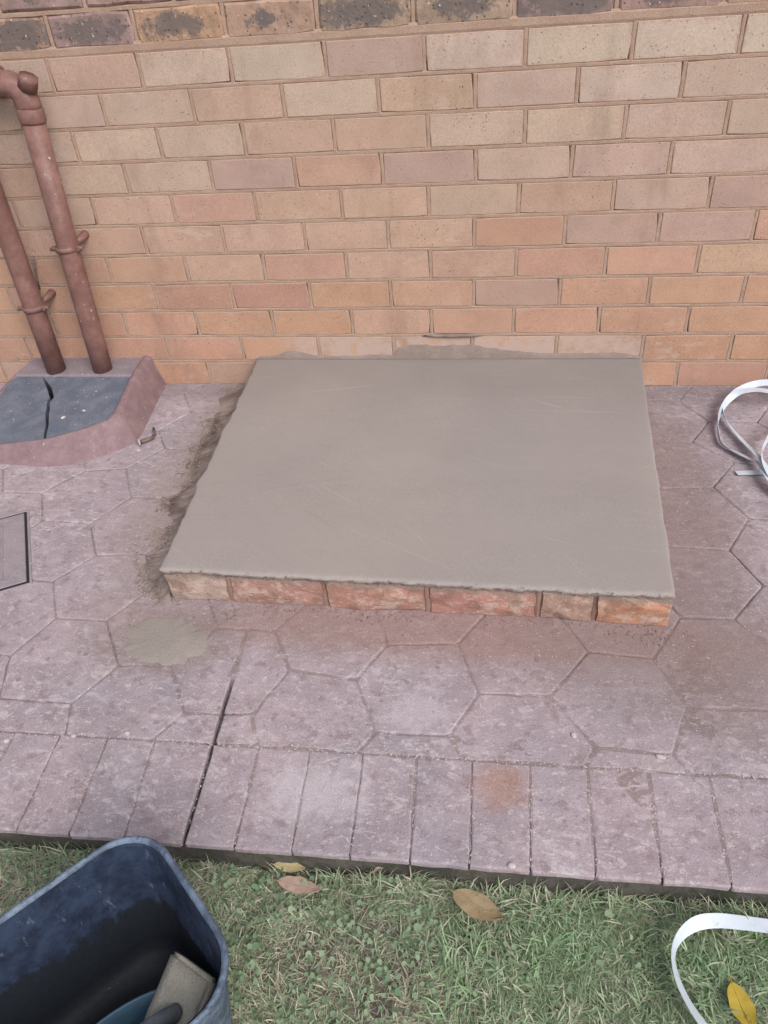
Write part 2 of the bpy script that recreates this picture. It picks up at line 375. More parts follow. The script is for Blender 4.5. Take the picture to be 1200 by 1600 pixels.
def clip_poly(poly, a, b, c):
    out = []
    for i in range(len(poly)):
        p, q = poly[i], poly[(i + 1) % len(poly)]
        dp = a * p[0] + b * p[1] - c; dq = a * q[0] + b * q[1] - c
        if dp <= 0: out.append(p)
        if dp * dq < 0:
            t = dp / (dp - dq); out.append((p[0] + t * (q[0] - p[0]), p[1] + t * (q[1] - p[1])))
    return out
def area(poly):
    return .5 * sum(poly[i][0] * poly[(i + 1) % len(poly)][1] - poly[(i + 1) % len(poly)][0] * poly[i][1] for i in range(len(poly)))
def inset(poly, d):
    n = len(poly); out = []
    for i in range(n):
        p0, p1, p2 = [np.array(poly[k % n]) for k in (i - 1, i, i + 1)]
        e1 = (p1 - p0) / (np.linalg.norm(p1 - p0) + 1e-9); e2 = (p2 - p1) / (np.linalg.norm(p2 - p1) + 1e-9)
        n1 = np.array([-e1[1], e1[0]]); n2_ = np.array([-e2[1], e2[0]])
        b = n1 + n2_; L = b @ b
        if L < .05: out.append(tuple(p1 + n1 * d)); continue
        out.append(tuple(p1 + b * (2 * d / L)))
    return out
def round_poly(poly, r, seg=3):
    n = len(poly); out = []
    for i in range(n):
        p0, p1, p2 = [np.array(poly[k % n]) for k in (i - 1, i, i + 1)]
        a = p0 - p1; b = p2 - p1; la = np.linalg.norm(a); lb = np.linalg.norm(b)
        d = min(r, la * .35, lb * .35); A = p1 + a / la * d; B = p1 + b / lb * d
        for k in range(seg):
            t = k / (seg - 1); out.append(tuple((1 - t) ** 2 * A + 2 * t * (1 - t) * p1 + t * t * B))
    return out
def subdiv(poly, step):
    out = []
    for i in range(len(poly)):
        p, q = np.array(poly[i]), np.array(poly[(i + 1) % len(poly)]); k = max(1, int(np.linalg.norm(q - p) / step))
        for j in range(k): out.append(tuple(p + (q - p) * j / k))
    return out
def stone(poly, z, bev=.003, depth=.012, jit=.0011, tilt=(0, 0), rr=.005):
    """a flat stone with worn arrises, as verts and faces in world coordinates"""
    poly = subdiv(round_poly(poly, rr), .022)
    n = len(poly); c = np.mean(poly, 0)
    j = (RNG.random((n, 2)) - .5) * 2 * jit
    P0 = np.array(poly) + j
    def zz(q, d): return z - d + (q[:, 0] - c[0]) * tilt[0] + (q[:, 1] - c[1]) * tilt[1]
    dirs = c - P0; L = np.linalg.norm(dirs, axis=1, keepdims=True); dirs = dirs / L
    P1 = P0 + dirs * bev * .25; P2 = P0 + dirs * bev * (1.1 + .7 * RNG.random((n, 1)))
    V = np.vstack([np.c_[P0, zz(P0, depth)], np.c_[P0, zz(P0, bev)], np.c_[P1, zz(P1, bev * .4)], np.c_[P2, zz(P2, 0)]])
    F = []
    for r in range(3):
        for i in range(n):
            k = (i + 1) % n; F.append((r * n + i, r * n + k, (r + 1) * n + k, (r + 1) * n + i))
    F.append(tuple(range(3 * n, 4 * n)))
    return V, F

# hexagon lattice fitted to the joints in the photograph, then pulled to the joints that show
HS, HT, HX, HY = 0.12148, -0.013394, -0.03992, -0.49969
MEAS = np.array([(.584,-.493),(.655,-.386),(.637,-.61),(.572,-.722),(.613,-.828),(.535,-.928),(-.831,-.369),(-.904,-.468),(-.838,-.596),(-.897,-.703),(-.829,-.819),(-.889,-.909),(-.827,-1.018),(-.87,-1.124),(-1.085,-.587),(-1.026,-.699),(-.638,-1.132),(-.688,-1.225),(-.467,-1.231),(-.301,-1.116),(-.341,-1.222),(-.167,-1.129),(-.124,-1.041),(-.117,-1.241),(.056,-1.143),(.181,-1.14),(.371,-1.038),(.413,-1.145)])
ct, st_ = math.cos(HT), math.sin(HT)
def lat(i, j, a):
    x = 1.5 * HS * i + HS * math.cos(a); y = 3 ** .5 * HS * (j + i / 2) + HS * math.sin(a)
    return np.array([HX + ct * x - st_ * y, HY + st_ * x + ct * y])
allv = {}
for i in range(-16, 14):
    for j in range(-16, 14):
        for k in range(6):
            q = lat(i, j, k * math.pi / 3)
            if XL - .3 < q[0] < XR + .3 and -1.6 < q[1] < .3: allv[(round(q[0], 3), round(q[1], 3))] = q
AV = np.array(list(allv.values())); pull = {}
D = []
for mpt in MEAS:
    d = np.linalg.norm(AV - mpt, axis=1); k = d.argmin()
    if d[k] < .04: D.append((AV[k], mpt - AV[k]))
def warp(q):
    w_ = np.array([math.exp(-((q - a) @ (q - a)) / (2 * .05 ** 2)) for a, _ in D]); s = w_.sum()
    if s < 1e-6: return q
    return q + sum(wi * dv for wi, (_, dv) in zip(w_, D)) / max(s, 1.0)
extra_v = []; extra_f = []; INS = .0012
def put_stone(poly, name, z=None, vis=None, bev=.0028, depth=.012, rr=.006):
    if len(poly) < 3: return
    if area(poly) < 0: poly = poly[::-1]
    if area(poly) < 4e-4: return
    c = np.mean(poly, 0)
    V, F = stone(inset(poly, INS), (PZ if z is None else z) + random.uniform(-.0003, .0003), bev, depth, tilt=(random.uniform(-.003, .003), random.uniform(-.003, .003)), rr=rr)
    if vis if vis is not None else (-1.75 < c[0] < 1.25):
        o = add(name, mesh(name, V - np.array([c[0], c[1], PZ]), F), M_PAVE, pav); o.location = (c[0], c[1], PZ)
    else:
        base = len(extra_v); extra_v.extend(V.tolist()); extra_f.extend([tuple(k + base for k in f) for f in F])
def split_slit(poly):
    """the movement joint cuts through whatever stone it crosses"""
    y = np.mean([p[1] for p in poly]); xs_ = [p[0] for p in poly]; sx = slitx(y)
    if y < -.96 and min(xs_) < sx - .004 and max(xs_) > sx + .004:
        a, b = 1.0, .058; c = -.411 - .058 * 1.006
        # line: x + .058*y = c
        return [clip_poly(poly, a, b, c - .0022), clip_poly(poly, -a, -b, -(c + .0022))]
    return [poly]
MANHOLE = [(-1.081,-.663),(-.936,-.92)]
for i in range(-16, 14):
    for j in range(-16, 14):
        c0 = lat(i, j, 0) - np.array([HS, 0])
        if not (XL + .1 < c0[0] < XR - .1 and -1.42 < c0[1] < .12): continue
        poly = [tuple(warp(lat(i, j, k * math.pi / 3))) for k in range(6)]
        poly = clip_poly(poly, 0, 1, .004)
        if len(poly) < 3: continue
        poly = clip_poly(poly, .0172, -1, 1.2815)
        if len(poly) < 3: continue
        for q in split_slit(poly): put_stone(q, 'paving_stone')
EDGE = [(-.762,-.757),(-.677,-.662),(-.587,-.573),(-.501,-.482),(None,None),(-.312,-.304),(-.223,-.214),(-.132,-.124),(-.042,-.034),(.0505,.054),(.144,.142),(.235,.234),(.331,.326),(.422,.419)]
ej = []
for a, b in EDGE:
    if a is None: ej.append((slitx(-1.28), slitx(-1.46)))
    else: ej.append((a, b))
while ej[0][0] > XL + .1: ej.insert(0, (ej[0][0] - .0895, ej[0][1] - .091))
while ej[-1][0] < XR - .1: ej.append((ej[-1][0] + .0915, ej[-1][1] + .0915))
for (a0, b0), (a1, b1) in zip(ej[:-1], ej[1:]):
    sl_ = abs(b0 - slitx(-1.46)) < .001; sr_ = abs(b1 - slitx(-1.46)) < .001
    a0, b0, a1, b1 = a0 + .0024 * sl_, b0 + .0024 * sl_, a1 - .0024 * sr_, b1 - .0024 * sr_
    poly = [(b0, KB(b0) - .002), (b1, KB(b1) - .002), (a1, L1(a1)), (a0, L1(a0))]
    put_stone(poly, 'edging_stone', bev=.0026, depth=.010, rr=.0025)
if extra_v:
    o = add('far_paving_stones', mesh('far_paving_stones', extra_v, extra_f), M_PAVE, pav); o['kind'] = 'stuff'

# ------------------------------------------------------------------ house wall
PZC = 0.08213
wall = empty('house_wall', (0, 0, 0), 'tan brick house wall with dark mottled bricks along its top', 'wall')
ROWS = {10: [-1.053,-.815,-.585,-.351,-.117,.113,.349,.577], 9: [-.937,-.699,-.466,-.23,0.,.235,.468], 8: [-1.041,-.808,-.581,-.348,-.113,.12,.351,.579],
        7: [-.923,-.686,-.459,-.232,.003,.236,.467], 6: [-1.041,-.811,-.58,-.346,-.117,.112,.344,.573], 5: [-.918,-.687,-.456,-.228,0.,.232,.465,.693],
        4: [-1.048,-.814,-.584,-.349,-.117,.112,.343,.573], 3: [-.927,-.692,-.462,-.231,0.,.232,.464,.702], 2: [-1.047,-.819,-.586,-.349,-.119,.111,.343,.576],
        1: [-.931,-.694,-.457,-.232,-.003,.234,.47,.703], 0: [-.817,-.585,-.352,-.12,.113,.345,.575,.816]}
PAL = dict(c=(205, 185, 170), b=(201, 176, 161), p=(200, 166, 147), o=(201, 157, 131), r=(187, 141, 125), m=(184, 156, 145), t=(196, 155, 134), k=(199, 165, 142))
CLS = {10: 'bpbcmcccc', 9: 'bbpbkbcb', 8: 'bbbppbbbb', 7: 'bbmtmbbb', 6: 'bptpppbpm'.replace('bptpppbpm', 'bptppbpbm'), 5: 'pppppommo'[:9], 4: 'ttptpprok', 3: 'orrotmooo', 2: 'ooooktooo', 1: 'tookkkkoo', 0: 'omtotootm'}
def brick_variant(seed, rough=.00055, L=.2225, H=.073, dep=.1, bev=.0016):
    r = np.random.default_rng(seed); a, b = L / 2, H / 2
    pts = []
    for x in np.linspace(-a, a, 5)[:-1]: pts.append((x, -b))
    for z in np.linspace(-b, b, 3)[:-1]: pts.append((a, z))
    for x in np.linspace(a, -a, 5)[:-1]: pts.append((x, b))
    for z in np.linspace(b, -b, 3)[:-1]: pts.append((-a, z))
    pts = np.array(pts) + (r.random((12, 2)) - .5) * 2 * rough
    for k in (0, 4, 6, 10): pts[k] *= (1 - .0040 / a * r.random() ** 4, 1 - .0024 / b * r.random() ** 4)
    n = 12; V = []
    inner = pts * np.array([1 - bev / a, 1 - bev / b])
    for p in pts: V.append((p[0], dep, p[1]))
    for p in pts: V.append((p[0], bev * .8, p[1]))
    for p in inner: V.append((p[0], r.uniform(-.0003, .0003), p[1]))
    F = []
    for q in range(2):
        for i in range(n):
            k = (i + 1) % n; F.append((q * n + i, q * n + k, (q + 1) * n + k, (q + 1) * n + i))
    F.append(tuple(range(2 * n, 3 * n)))
    return mesh('brick', V, F)
BV = [brick_variant(s) for s in range(14)]
for b_ in BV: b_.materials.append(M_BRICK)
FV = [brick_variant(s + 50, .0022, .2165, .0695, .1, .005) for s in range(5)]
for b_ in FV: b_.materials.append(M_FACE)
jv, jf = [], []               # mortar, tooled joints
def strip(pts, axis, wdt, yin=.0030, yout=.0005):
    """pts along the joint centre on the wall face; profile with a slightly raised tooled middle"""
    base = len(jv); prof = [(-wdt, yin), (-wdt * .55, yout + .0006), (wdt * .5, yout), (wdt, yin)]
    for (x, z) in pts:
        jj = random.uniform(-.0006, .0006); dy = random.uniform(-.0005, .0007)
        for (o_, y) in prof:
            jv.append((x + (o_ + jj if axis == 'v' else 0), y + (dy if y < .005 else 0), z + (o_ + jj if axis == 'h' else 0)))
    for i in range(len(pts) - 1):
        for j in range(3):
            a = base + i * 4 + j; q = (a, a + 4, a + 5, a + 1); jf.append(q if axis == 'h' else q[::-1])
far_v, far_f = [], []
def put_brick(x0, x1, zc, mesh_list, col, sx, hz=0):
    me = random.choice(mesh_list); xc = (x0 + x1) / 2
    loc = np.array([xc, random.uniform(-.0007, .0007), zc + random.uniform(-.0005, .0005)])
    if -1.86 < xc < 1.25 and zc < 1.20:
        o = add('brick', me, None, wall); o.location = loc; o.scale = (sx, 1, 1)
        o.rotation_euler = (0, random.uniform(-.003, .003), 0); o.color = col
    else:
        base = len(far_v)
        for v in me.vertices: far_v.append((v.co.x * sx + loc[0], v.co.y + loc[1], v.co.z + loc[2]))
        for p in me.polygons: far_f.append(tuple(k + base for k in p.vertices))
WXL, WXR = -3.0, 2.6
def fill_row(js, pitch):
    js = list(js)
    while js[0] > WXL: js.insert(0, js[0] - pitch)
    while js[-1] < WXR: js.append(js[-1] + pitch)
    return js
for k in range(-1, 11):
    zc = (k + .5) * PZC
    js0 = ROWS.get(k, ROWS[1]); js = fill_row(js0, .232); cl = CLS.get(k, 'otto')
    i0 = js.index(js0[0])
    for n_, (x0, x1) in enumerate(zip(js[:-1], js[1:])):
        ci = n_ - (i0 - 1)
        key = cl[ci] if 0 <= ci < len(cl) else random.choice('ottpb' if k < 5 else 'bbpcm')
        r_, g_, b_ = [.60 * q + .40 * w_ for q, w_ in zip(PAL[key], [a_ + (b_2 - a_) * max(0, min(10, k)) / 10 for a_, b_2 in zip((200, 158, 136), (202, 179, 163))])]; d = random.uniform(-4, 4); e = random.uniform(-1.5, 1.5)  # row means hold brick tone plus some baked-in lens flare and vignette
        put_brick(x0, x1, zc, BV, lin(r_ + d, g_ + d + e, b_ + d - e, KW), (x1 - x0 - .0095) / .2225)
    if k >= 0:
        for x in js: strip([(x + random.uniform(-.0008, .0008), zc - PZC * .46 + t * PZC * .92) for t in np.linspace(0, 1, 5)], 'v', .0052)
    zb = (k + 1) * PZC - (0.0 if k < 10 else -.0075)
    strip([(x, zb + (vn(x, k, 9, 2) - .5) * .0016) for x in np.linspace(WXL, WXR, 220)], 'h', .0054 if k < 10 else .013, .0030, .0005 if k < 10 else .0002)
# mottled face bricks above the damp course
zb = .9155
FJ = {0: [-1.024,-.806,-.583,-.361,-.14,.086,.305,.527], 1: [-1.135,-.915,-.695,-.472,-.25,-.027,.196,.416]}
for k in range(0, 12):
    zc = zb + .0345 + k * .0815
    js = fill_row(FJ[k % 2], .222)
    for n_, (x0, x1) in enumerate(zip(js[:-1], js[1:])):
        c_ = random.choice([(168, 144, 124), (176, 146, 128), (164, 136, 126), (172, 148, 130), (184, 150, 124), (162, 136, 130)])
        put_brick(x0, x1, zc, FV, lin(*c_, KW * 1.1), (x1 - x0 - .011) / .2165)
    for x in js: strip([(x, zc - .037 + t * .074) for t in np.linspace(0, 1, 5)], 'v', .0066, .008, .003)
    strip([(x, zc + .0407 + (vn(x, k, 9, 2) - .5) * .002) for x in np.linspace(WXL, WXR, 220)], 'h', .0066, .008, .003)
o = add('mortar', mesh('mortar', jv, jf), M_MORTAR, wall); o['kind'] = 'stuff'
b0 = [(WXL, .009, -.12), (WXR, .009, -.12), (WXR, .009, 1.93), (WXL, .009, 1.93), (WXL, .22, -.12), (WXR, .22, -.12), (WXR, .22, 1.93), (WXL, .22, 1.93)]
add('wall_core', mesh('wall_core', b0, [(0, 1, 2, 3), (5, 4, 7, 6), (3, 2, 6, 7), (1, 5, 6, 2), (4, 0, 3, 7), (4, 5, 1, 0)]), M_MORTAR, wall)
o = add('far_bricks', mesh('far_bricks', far_v, far_f), M_BRICK, wall); o['kind'] = 'stuff'; o.color = lin(190, 160, 138, K)

# ------------------------------------------------------------------ cement-topped brick plinth
PL = np.array([(-.604, -.944), (.410, -.955), (.471, -.002), (-.652, -.002)])
plinth = empty('cement_plinth', (-.08, -.47, PZ), 'low brick plinth with fresh smooth grey cement top against the wall', 'plinth')
TOPZ = lambda y: .0865 + (y + .95) * .006
NU, NV = 340, 110
UU, VV = np.meshgrid(np.linspace(0, 1, NU + 1), np.linspace(0, 1, NV + 1))
SX = (1 - UU) * (1 - VV) * PL[0, 0] + UU * (1 - VV) * PL[1, 0] + UU * VV * PL[2, 0] + (1 - UU) * VV * PL[3, 0]
SY = (1 - UU) * (1 - VV) * PL[0, 1] + UU * (1 - VV) * PL[1, 1] + UU * VV * PL[2, 1] + (1 - UU) * VV * PL[3, 1]
fall = lambda d: np.exp(-d / .010)
O1 = np.ones_like(SX)
bul = .012 * np.exp(-((SY + .635) / .03) ** 2) + .008 * np.exp(-((SY + .41) / .035) ** 2) - .006 * np.exp(-((SY + .30) / .05) ** 2) - .006 * np.exp(-((SY + .12) / .05) ** 2)
EF = (fbm(SX, O1, 50, 4, 1) - .5) * .007 + (fbm(SX, O1 * 3, 9, 2, 2) - .5) * .004
ER = (fbm(SY, O1 * 5, 22, 4, 4) - .5) * .006
EL = (fbm(SY, O1 * 7, 40, 4, 6) - .45) * .010 + bul * .45
SX, SY = SX + ER * fall((1 - UU) * 1.05) - EL * fall(UU * 1.05), SY - EF * fall(VV * .95)
E_ = np.minimum(np.minimum(VV * .95, (1 - UU) * 1.05), UU * 1.05)
SZ = TOPZ(SY) + (fbm(SX, SY, 3, 2, 9) - .5) * .0026 - .0014 * np.exp(-E_ / .003) - .0030 * np.exp(-E_ / .010) * np.clip(fbm(SX, SY, 60, 3, 12) - .3, 0, 1)
tv = np.stack([SX.ravel(), SY.ravel(), SZ.ravel()], 1)
tf = [(j * (NU + 1) + i, j * (NU + 1) + i + 1, (j + 1) * (NU + 1) + i + 1, (j + 1) * (NU + 1) + i) for j in range(NV) for i in range(NU)]
ring = np.array([i for i in range(NU + 1)] + [j * (NU + 1) + NU for j in range(1, NV + 1)] + [NV * (NU + 1) + i for i in range(NU - 1, -1, -1)] + [j * (NU + 1) for j in range(NV - 1, 0, -1)])
rp = tv[ring]; dc = np.array([-.09, -.47]) - rp[:, :2]; dc[:, 0] *= .9; dc = dc / np.abs(dc).max(1, keepdims=True)
allr = [tv]; last = ring; nb = len(tv); nr = len(ring)
for lev, (dz, inn) in enumerate(((.003, -.0004), (.0065, .0002), (.010, .0022), (.0135, .006), (.026, .016))):
    rg = (fbm(rp[:, 0] + rp[:, 1] * 2, rp[:, 1] + lev * .013, 110, 3, lev) - .5) * (.003, .008, .009, .008, .002)[lev]
    q = rp.copy(); q[:, :2] += dc * (inn + rg)[:, None]; q[:, 2] -= dz + (fbm(rp[:, 0] + rp[:, 1], rp[:, 0] - rp[:, 1], 80, 4, 14) - .5) * (.003, .005, .009, .014, .008)[lev] + (fbm(rp[:, 0], rp[:, 1], 13, 2, 19) - .4) * (0, .002, .006, .010, .004)[lev]
    q[:, 1] = np.where(rp[:, 1] > -.02, rp[:, 1], q[:, 1])
    allr.append(q); new = nb + lev * nr + np.arange(nr)
    for a in range(nr):
        b = (a + 1) % nr; tf.append((int(last[b]), int(last[a]), int(new[a]), int(new[b])))
    last = new
tv = np.vstack(allr)
child('screed', tv, tf, M_CEM, plinth, True)
# brick courses
random.seed(21)
pj = [-.601, -.4625, -.260, -.052, .164, .270, .412]
pcol = [(196, 172, 160), (184, 142, 130), (192, 146, 131), (188, 140, 128), (182, 150, 135), (196, 146, 120)]
def rough_brick(x0, x1, y0, y1, z0, z1, col, name='brick', seed=0):
    bm = bmesh.new(); bmesh.ops.create_cube(bm, size=1)
    bmesh.ops.subdivide_edges(bm, edges=bm.edges[:], cuts=2, use_grid_fill=True)
    r = np.random.default_rng(seed)
    for v in bm.verts:
        n_b = sum(abs(abs(c) - .5) < 1e-4 for c in v.co)
        v.co = Vector((x0 + (v.co.x + .5) * (x1 - x0), y0 + (v.co.y + .5) * (y1 - y0), z0 + (v.co.z + .5) * (z1 - z0)))
        c = Vector(((x0 + x1) / 2, (y0 + y1) / 2, (z0 + z1) / 2)); d = (c - v.co)
        if n_b >= 2: v.co += Vector((math.copysign(.003, d.x), math.copysign(.003, d.y), math.copysign(.003, d.z))) * (.5 + r.random())
        v.co += Vector(r.uniform(-.0022, .0022, 3))
    me = bpy.data.meshes.new(name); bm.to_mesh(me); bm.free()
    me.transform(Matrix.Translation(-Vector(plinth.location)))
    o = add(name, me, M_PBRICK, plinth); o.color = col; return o
front_y = lambda x: -.944 - .0108 * (x + .604)
for n_, (a, b) in enumerate(zip(pj[:-1], pj[1:])):
    xm = (a + b) / 2
    rough_brick(a + .0028, b - .0028, front_y(xm) - .0025 + random.uniform(-.001, .002), front_y(xm) + .10, PZ - .001, 0.0755 + random.uniform(-.001, .001), lin(*pcol[n_], K), seed=n_ + 5)
for side, xa in ((-1, -.604), (1, .410)):
    for n_ in range(4):
        y0 = -.835 + n_ * .212; y1 = min(y0 + .202, -.006); t = ((y0 + y1) / 2 + .944) / .944
        xo = (xa - .048 * t + .016) if side < 0 else (xa + .061 * t - .014)
        rough_brick(xo if side < 0 else xo - .1, xo + .1 if side < 0 else xo, y0, y1, PZ - .001, .07, lin(*random.choice(pcol), K), seed=n_ + 30 + side)
# mortar between and behind the bricks
cv, cf = [], []
xs_ = np.linspace(-.597, .405, 240)
for i, x in enumerate(xs_):
    dj = min(abs(x - q) for q in pj[1:-1])
    inn = .002 + .004 * vn(x, 2, 60, 1)
    if dj > .006: inn += .004
    for j, z in enumerate((PZ - .002, .02, .04, .058, .072)):
        cv.append((x, front_y(x) + inn + (vn(x, z, 90, 3) - .5) * .005, z))
    if i:
        a, b = (i - 1) * 5, i * 5
        for j in range(4): cf.append((a + j, b + j, b + j + 1, a + j + 1))
child('mortar_joint', cv, cf, mat_mortar('plinth_joint', lin(148, 120, 108, K), lin(170, 140, 126, K)), plinth, True)
# ragged mortar squeezed out along the left side
out_pts = [gnd(u, v, PZ)[:2] for u, v in ((372, 598), (340, 622), (330, 655), (322, 688), (301, 704), (299, 728), (287, 760), (256, 785), (263, 815), (246, 850), (224, 876), (227, 905), (243, 938))]
ov = np.array(out_pts); oy = ov[:, 1][::-1]; ox = ov[:, 0][::-1]
sv, sf = [], []
ysd = np.linspace(-.962, -.004, 260)
for i, y in enumerate(ysd):
    xo = np.interp(y, oy, ox) + (fbm(y, 3, 40, 3, 5) - .5) * .022
    xi = -.604 - .048 * (y + .944) / .944 + .012
    endf = min(1, max(0, (y + .962) / .03)) ** .6
    for j in range(9):
        t = j / 8; x = xi + (min(xo, xi - .012) - xi) * t
        z = .066 * max(0, 1 - t) ** 1.9 * endf * (1 - .3 * fbm(x, y, 20, 2, 4)) + (fbm(x, y, 130, 4, 8) - .42) * .022 * (1 - .55 * t) * endf * (1 if j < 8 else 0) + PZ - .003 * (t > .99)
        z = max(z, PZ - .003)
        sv.append((x, y, min(z, .078)))
    if i:
        a, b = (i - 1) * 9, i * 9
        for j in range(8): sf.append((a + j, b + j, b + j + 1, a + j + 1))
child('mortar_spill', sv, sf, M_ROUGHM, plinth, True)
# cement wiped up the wall
hx = [-.66, -.64, -.60, -.55, -.53, -.48, -.42, -.33, -.235, -.22, -.18, -.10, 0, .06, .12, .2, .3, .40, .46, .475]
hz = [.092, .102, .104, .122, .122, .108, .101, .106, .106, .128, .137, .133, .136, .126, .116, .110, .108, .110, .103, .092]
mv, mf = [], []
xs_ = np.linspace(-.66, .475, 260)
for i, x in enumerate(xs_):
    top = np.interp(x, hx, hz) + (fbm(x, 5, 50, 3, 3) - .5) * .008
    for j in range(6):
        t = j / 5; z = .082 + (top - .082) * t
        mv.append((x, -.0045 * (1 - t) - .0002 + (.0012 if j == 5 else 0) - .0012 * fbm(x, z, 60, 2, 7) * (1 - t), z))
    if i:
        a, b = (i - 1) * 6, i * 6
        for j in range(5): mf.append((a + j, b + j, b + j + 1, a + j + 1))
child('mortar_smear', mv, mf, M_SMEAR, plinth, True)
def lump(cx, cy, cz, rx, ry, rz, seed, flat=.0, n=2):
    bm = bmesh.new(); bmesh.ops.create_icosphere(bm, subdivisions=n, radius=1); r = np.random.default_rng(seed); o_ = r.random(3) * 20
    V = []
    for v in bm.verts:
        k = .72 + .56 * fbm(v.co.x + o_[0] + v.co.z, v.co.y + o_[1] + v.co.z * .7, 1.8, 3, seed % 7)
        V.append((cx + v.co.x * rx * k, cy + v.co.y * ry * k, max(cz + v.co.z * rz * k, cz - rz * flat if flat else -9)))
    F = [tuple(v.index for v in f.verts) for f in bm.faces]; bm.free(); return V, F
V, F = lump(.055 - .11, .000, .1635, .085, .008, .0058, 3); child('mortar_dab', V, F, M_ROUGHM, plinth, True)

# ------------------------------------------------------------------ small crumbs and flecks
def crumbs(name, spots, mat, label, cat=None):
    V, F = [], []
    base_v = np.array([(1, 0, 0), (-1, 0, 0), (0, 1, 0), (0, -1, 0), (0, 0, 1), (0, 0, -1)], float)
    base_f = [(0, 2, 4), (2, 1, 4), (1, 3, 4), (3, 0, 4), (2, 0, 5), (1, 2, 5), (3, 1, 5), (0, 3, 5)]
    for (x, y, z, s) in spots:
        a = RNG.random() * 6.28; ca, sa = math.cos(a), math.sin(a)
        q = base_v * (.6 + .8 * RNG.random((6, 1))) * np.array([s * RNG.uniform(.8, 1.7), s * RNG.uniform(.6, 1.1), s * RNG.uniform(.35, .7)])
        q = np.c_[q[:, 0] * ca - q[:, 1] * sa, q[:, 0] * sa + q[:, 1] * ca, q[:, 2]] + np.array([x, y, z + s * .25])
        b = len(V); V.extend(q.tolist()); F.extend([tuple(k + b for k in f) for f in base_f])
    o = add(name, mesh(name, V, F), mat); tag(o, label, cat, kind='stuff'); return o
sp = []
for _ in range(2600):     # along the left spill
    y = RNG.uniform(-.95, -.03); x = np.interp(y, oy, ox) + RNG.normal(.002, .014)
    if fbm(x, y, 16, 2, 30) > .40:
        hz_ = max(0, (x - np.interp(y, oy, ox)) / .06); sp.append((x, y, PZ + .045 * min(1, hz_) ** 1.6, RNG.uniform(.0008, .0036)))
lipc = [(x_, front_y(x_) - .002 + RNG.normal(0, .003), .0865 - RNG.random() * .012, RNG.uniform(.0008, .0026)) for x_ in RNG.uniform(-.60, .40, 260)]
for _ in range(420):     # at the foot of the brick face
    x = RNG.uniform(-.63, .45); sp.append((x, front_y(x) - abs(RNG.normal(0, .016)) - .003, PZ, RNG.uniform(.0006, .0022)))
for cx_, cy_, n_, s_ in ((-.445, -.985, 40, .012), (-.365, -.968, 30, .01), (-.345, -.975, 25, .012), (.375, -.985, 40, .016), (.32, -.975, 15, .01), (-.18, -.975, 20, .012), (-.6, -.93, 110, .022), (-.72, -.20, 140, .035), (-.70, -.42, 90, .025)):
    for _ in range(n_): sp.append((RNG.normal(cx_, s_), RNG.normal(cy_, s_ * .8), PZ, RNG.uniform(.0007, .0030)))
for _ in range(500): sp.append((RNG.uniform(-1.1, .9), RNG.uniform(-1.45, -.02), PZ, RNG.uniform(.0004, .0014)))
M_CRUMB = mat_mortar('crumb_mortar', lin(120, 104, 98, K), lin(172, 156, 146, K))
sp = [s for s in sp if not (-.62 < s[0] < .42 and s[1] > -.945)] + lipc
crumbs('mortar_crumbs', sp, M_CRUMB, 'loose mortar and sand crumbs strewn round the cement plinth')
sp = []
for _ in range(420):      # gravel grains in the joint before the edging
    x = RNG.uniform(-.8, .6); sp.append((x, L1(x) + RNG.normal(0, .0032), PZ, RNG.uniform(.0006, .0019)))
for (a0, b0) in ej:
    if -.8 < a0 < .55:
        for _ in range(int(RNG.integers(8, 44))):
            t = RNG.random(); sp.append((a0 + (b0 - a0) * t + RNG.normal(0, .0022), L1(a0) + t * (-.175), PZ, RNG.uniform(.0006, .0018)))
for _ in range(170): sp.append((RNG.uniform(-1.15, -.62), RNG.uniform(-1.0, -.03), PZ, RNG.uniform(.0006, .0021)))
for _ in range(90): sp.append((RNG.uniform(-.95, .8), RNG.uniform(-.022, -.003), PZ, RNG.uniform(.0008, .0026)))
for _ in range(90): sp.append((RNG.uniform(.48, .85), RNG.uniform(-.9, -.02), PZ, RNG.uniform(.0006, .0020)))
for _ in range(480): sp.append((RNG.uniform(-.8, .55), RNG.uniform(-1.44, -1.0), PZ, RNG.uniform(.0005, .0015)))
sp = [s for s in sp if not (-.66 < s[0] < .48 and s[1] > -.945) and not (s[0] < -.92 and s[1] > -.50)]
M_FLECK = mat_simple('pale_grit', lin(214, 204, 200, K), lin(190, 178, 172, K), .9, 60, 0)
crumbs('pale_grit', sp, M_FLECK, 'pale grit and lime flecks lying in the joints of the paving')
# the few bigger chips one can tell apart
M_CHIP = mat_simple('chip_stone', lin(214, 202, 200, K), lin(196, 184, 182, K), .9, 80, .4)
def chip(pt, a, b, h, rot, label, seed):
    V, F = lump(0, 0, 0, a, b, h, seed, .55); o = add('stone_chip', mesh('stone_chip', V, F), M_CHIP)
    o.location = (pt[0], pt[1], PZ + h * .45); o.rotation_euler = (0, 0, rot); tag(o, label, 'stone chip', 'stone chips on the paving')
for (u, v), a, b, rot, lb in (((1033, 1182), .0085, .0045, -.2, 'long flat pale stone chip on the hexagon paving near the edging'),
                         ((897, 1148), .005, .0058, .3, 'rounded pale stone chip in a joint between two hexagon pavers'),
                         ((198, 1145), .0050, .004, .1, 'small white stone chip on the joint before the edging, beside another'),
                         ((10, 1157), .0056, .0050, .5, 'white stone chip on an edging stone far from the slit joint'),
                         ((115, 1149), .0055, .0040, .2, 'flat cream stone chip in the joint before the plain edging stones'),
                         ((800, 1352), .0060, .0048, .0, 'white stone chip on the grassy front edge of the rust-stained edging stone'),
                         ((217, 703), .0062, .0040, .4, 'white flake beside the rusty bent bolt')):
    chip(gnd(u, v, PZ + .003), a, b, .0032, rot, lb, int(u) % 17 + 1)
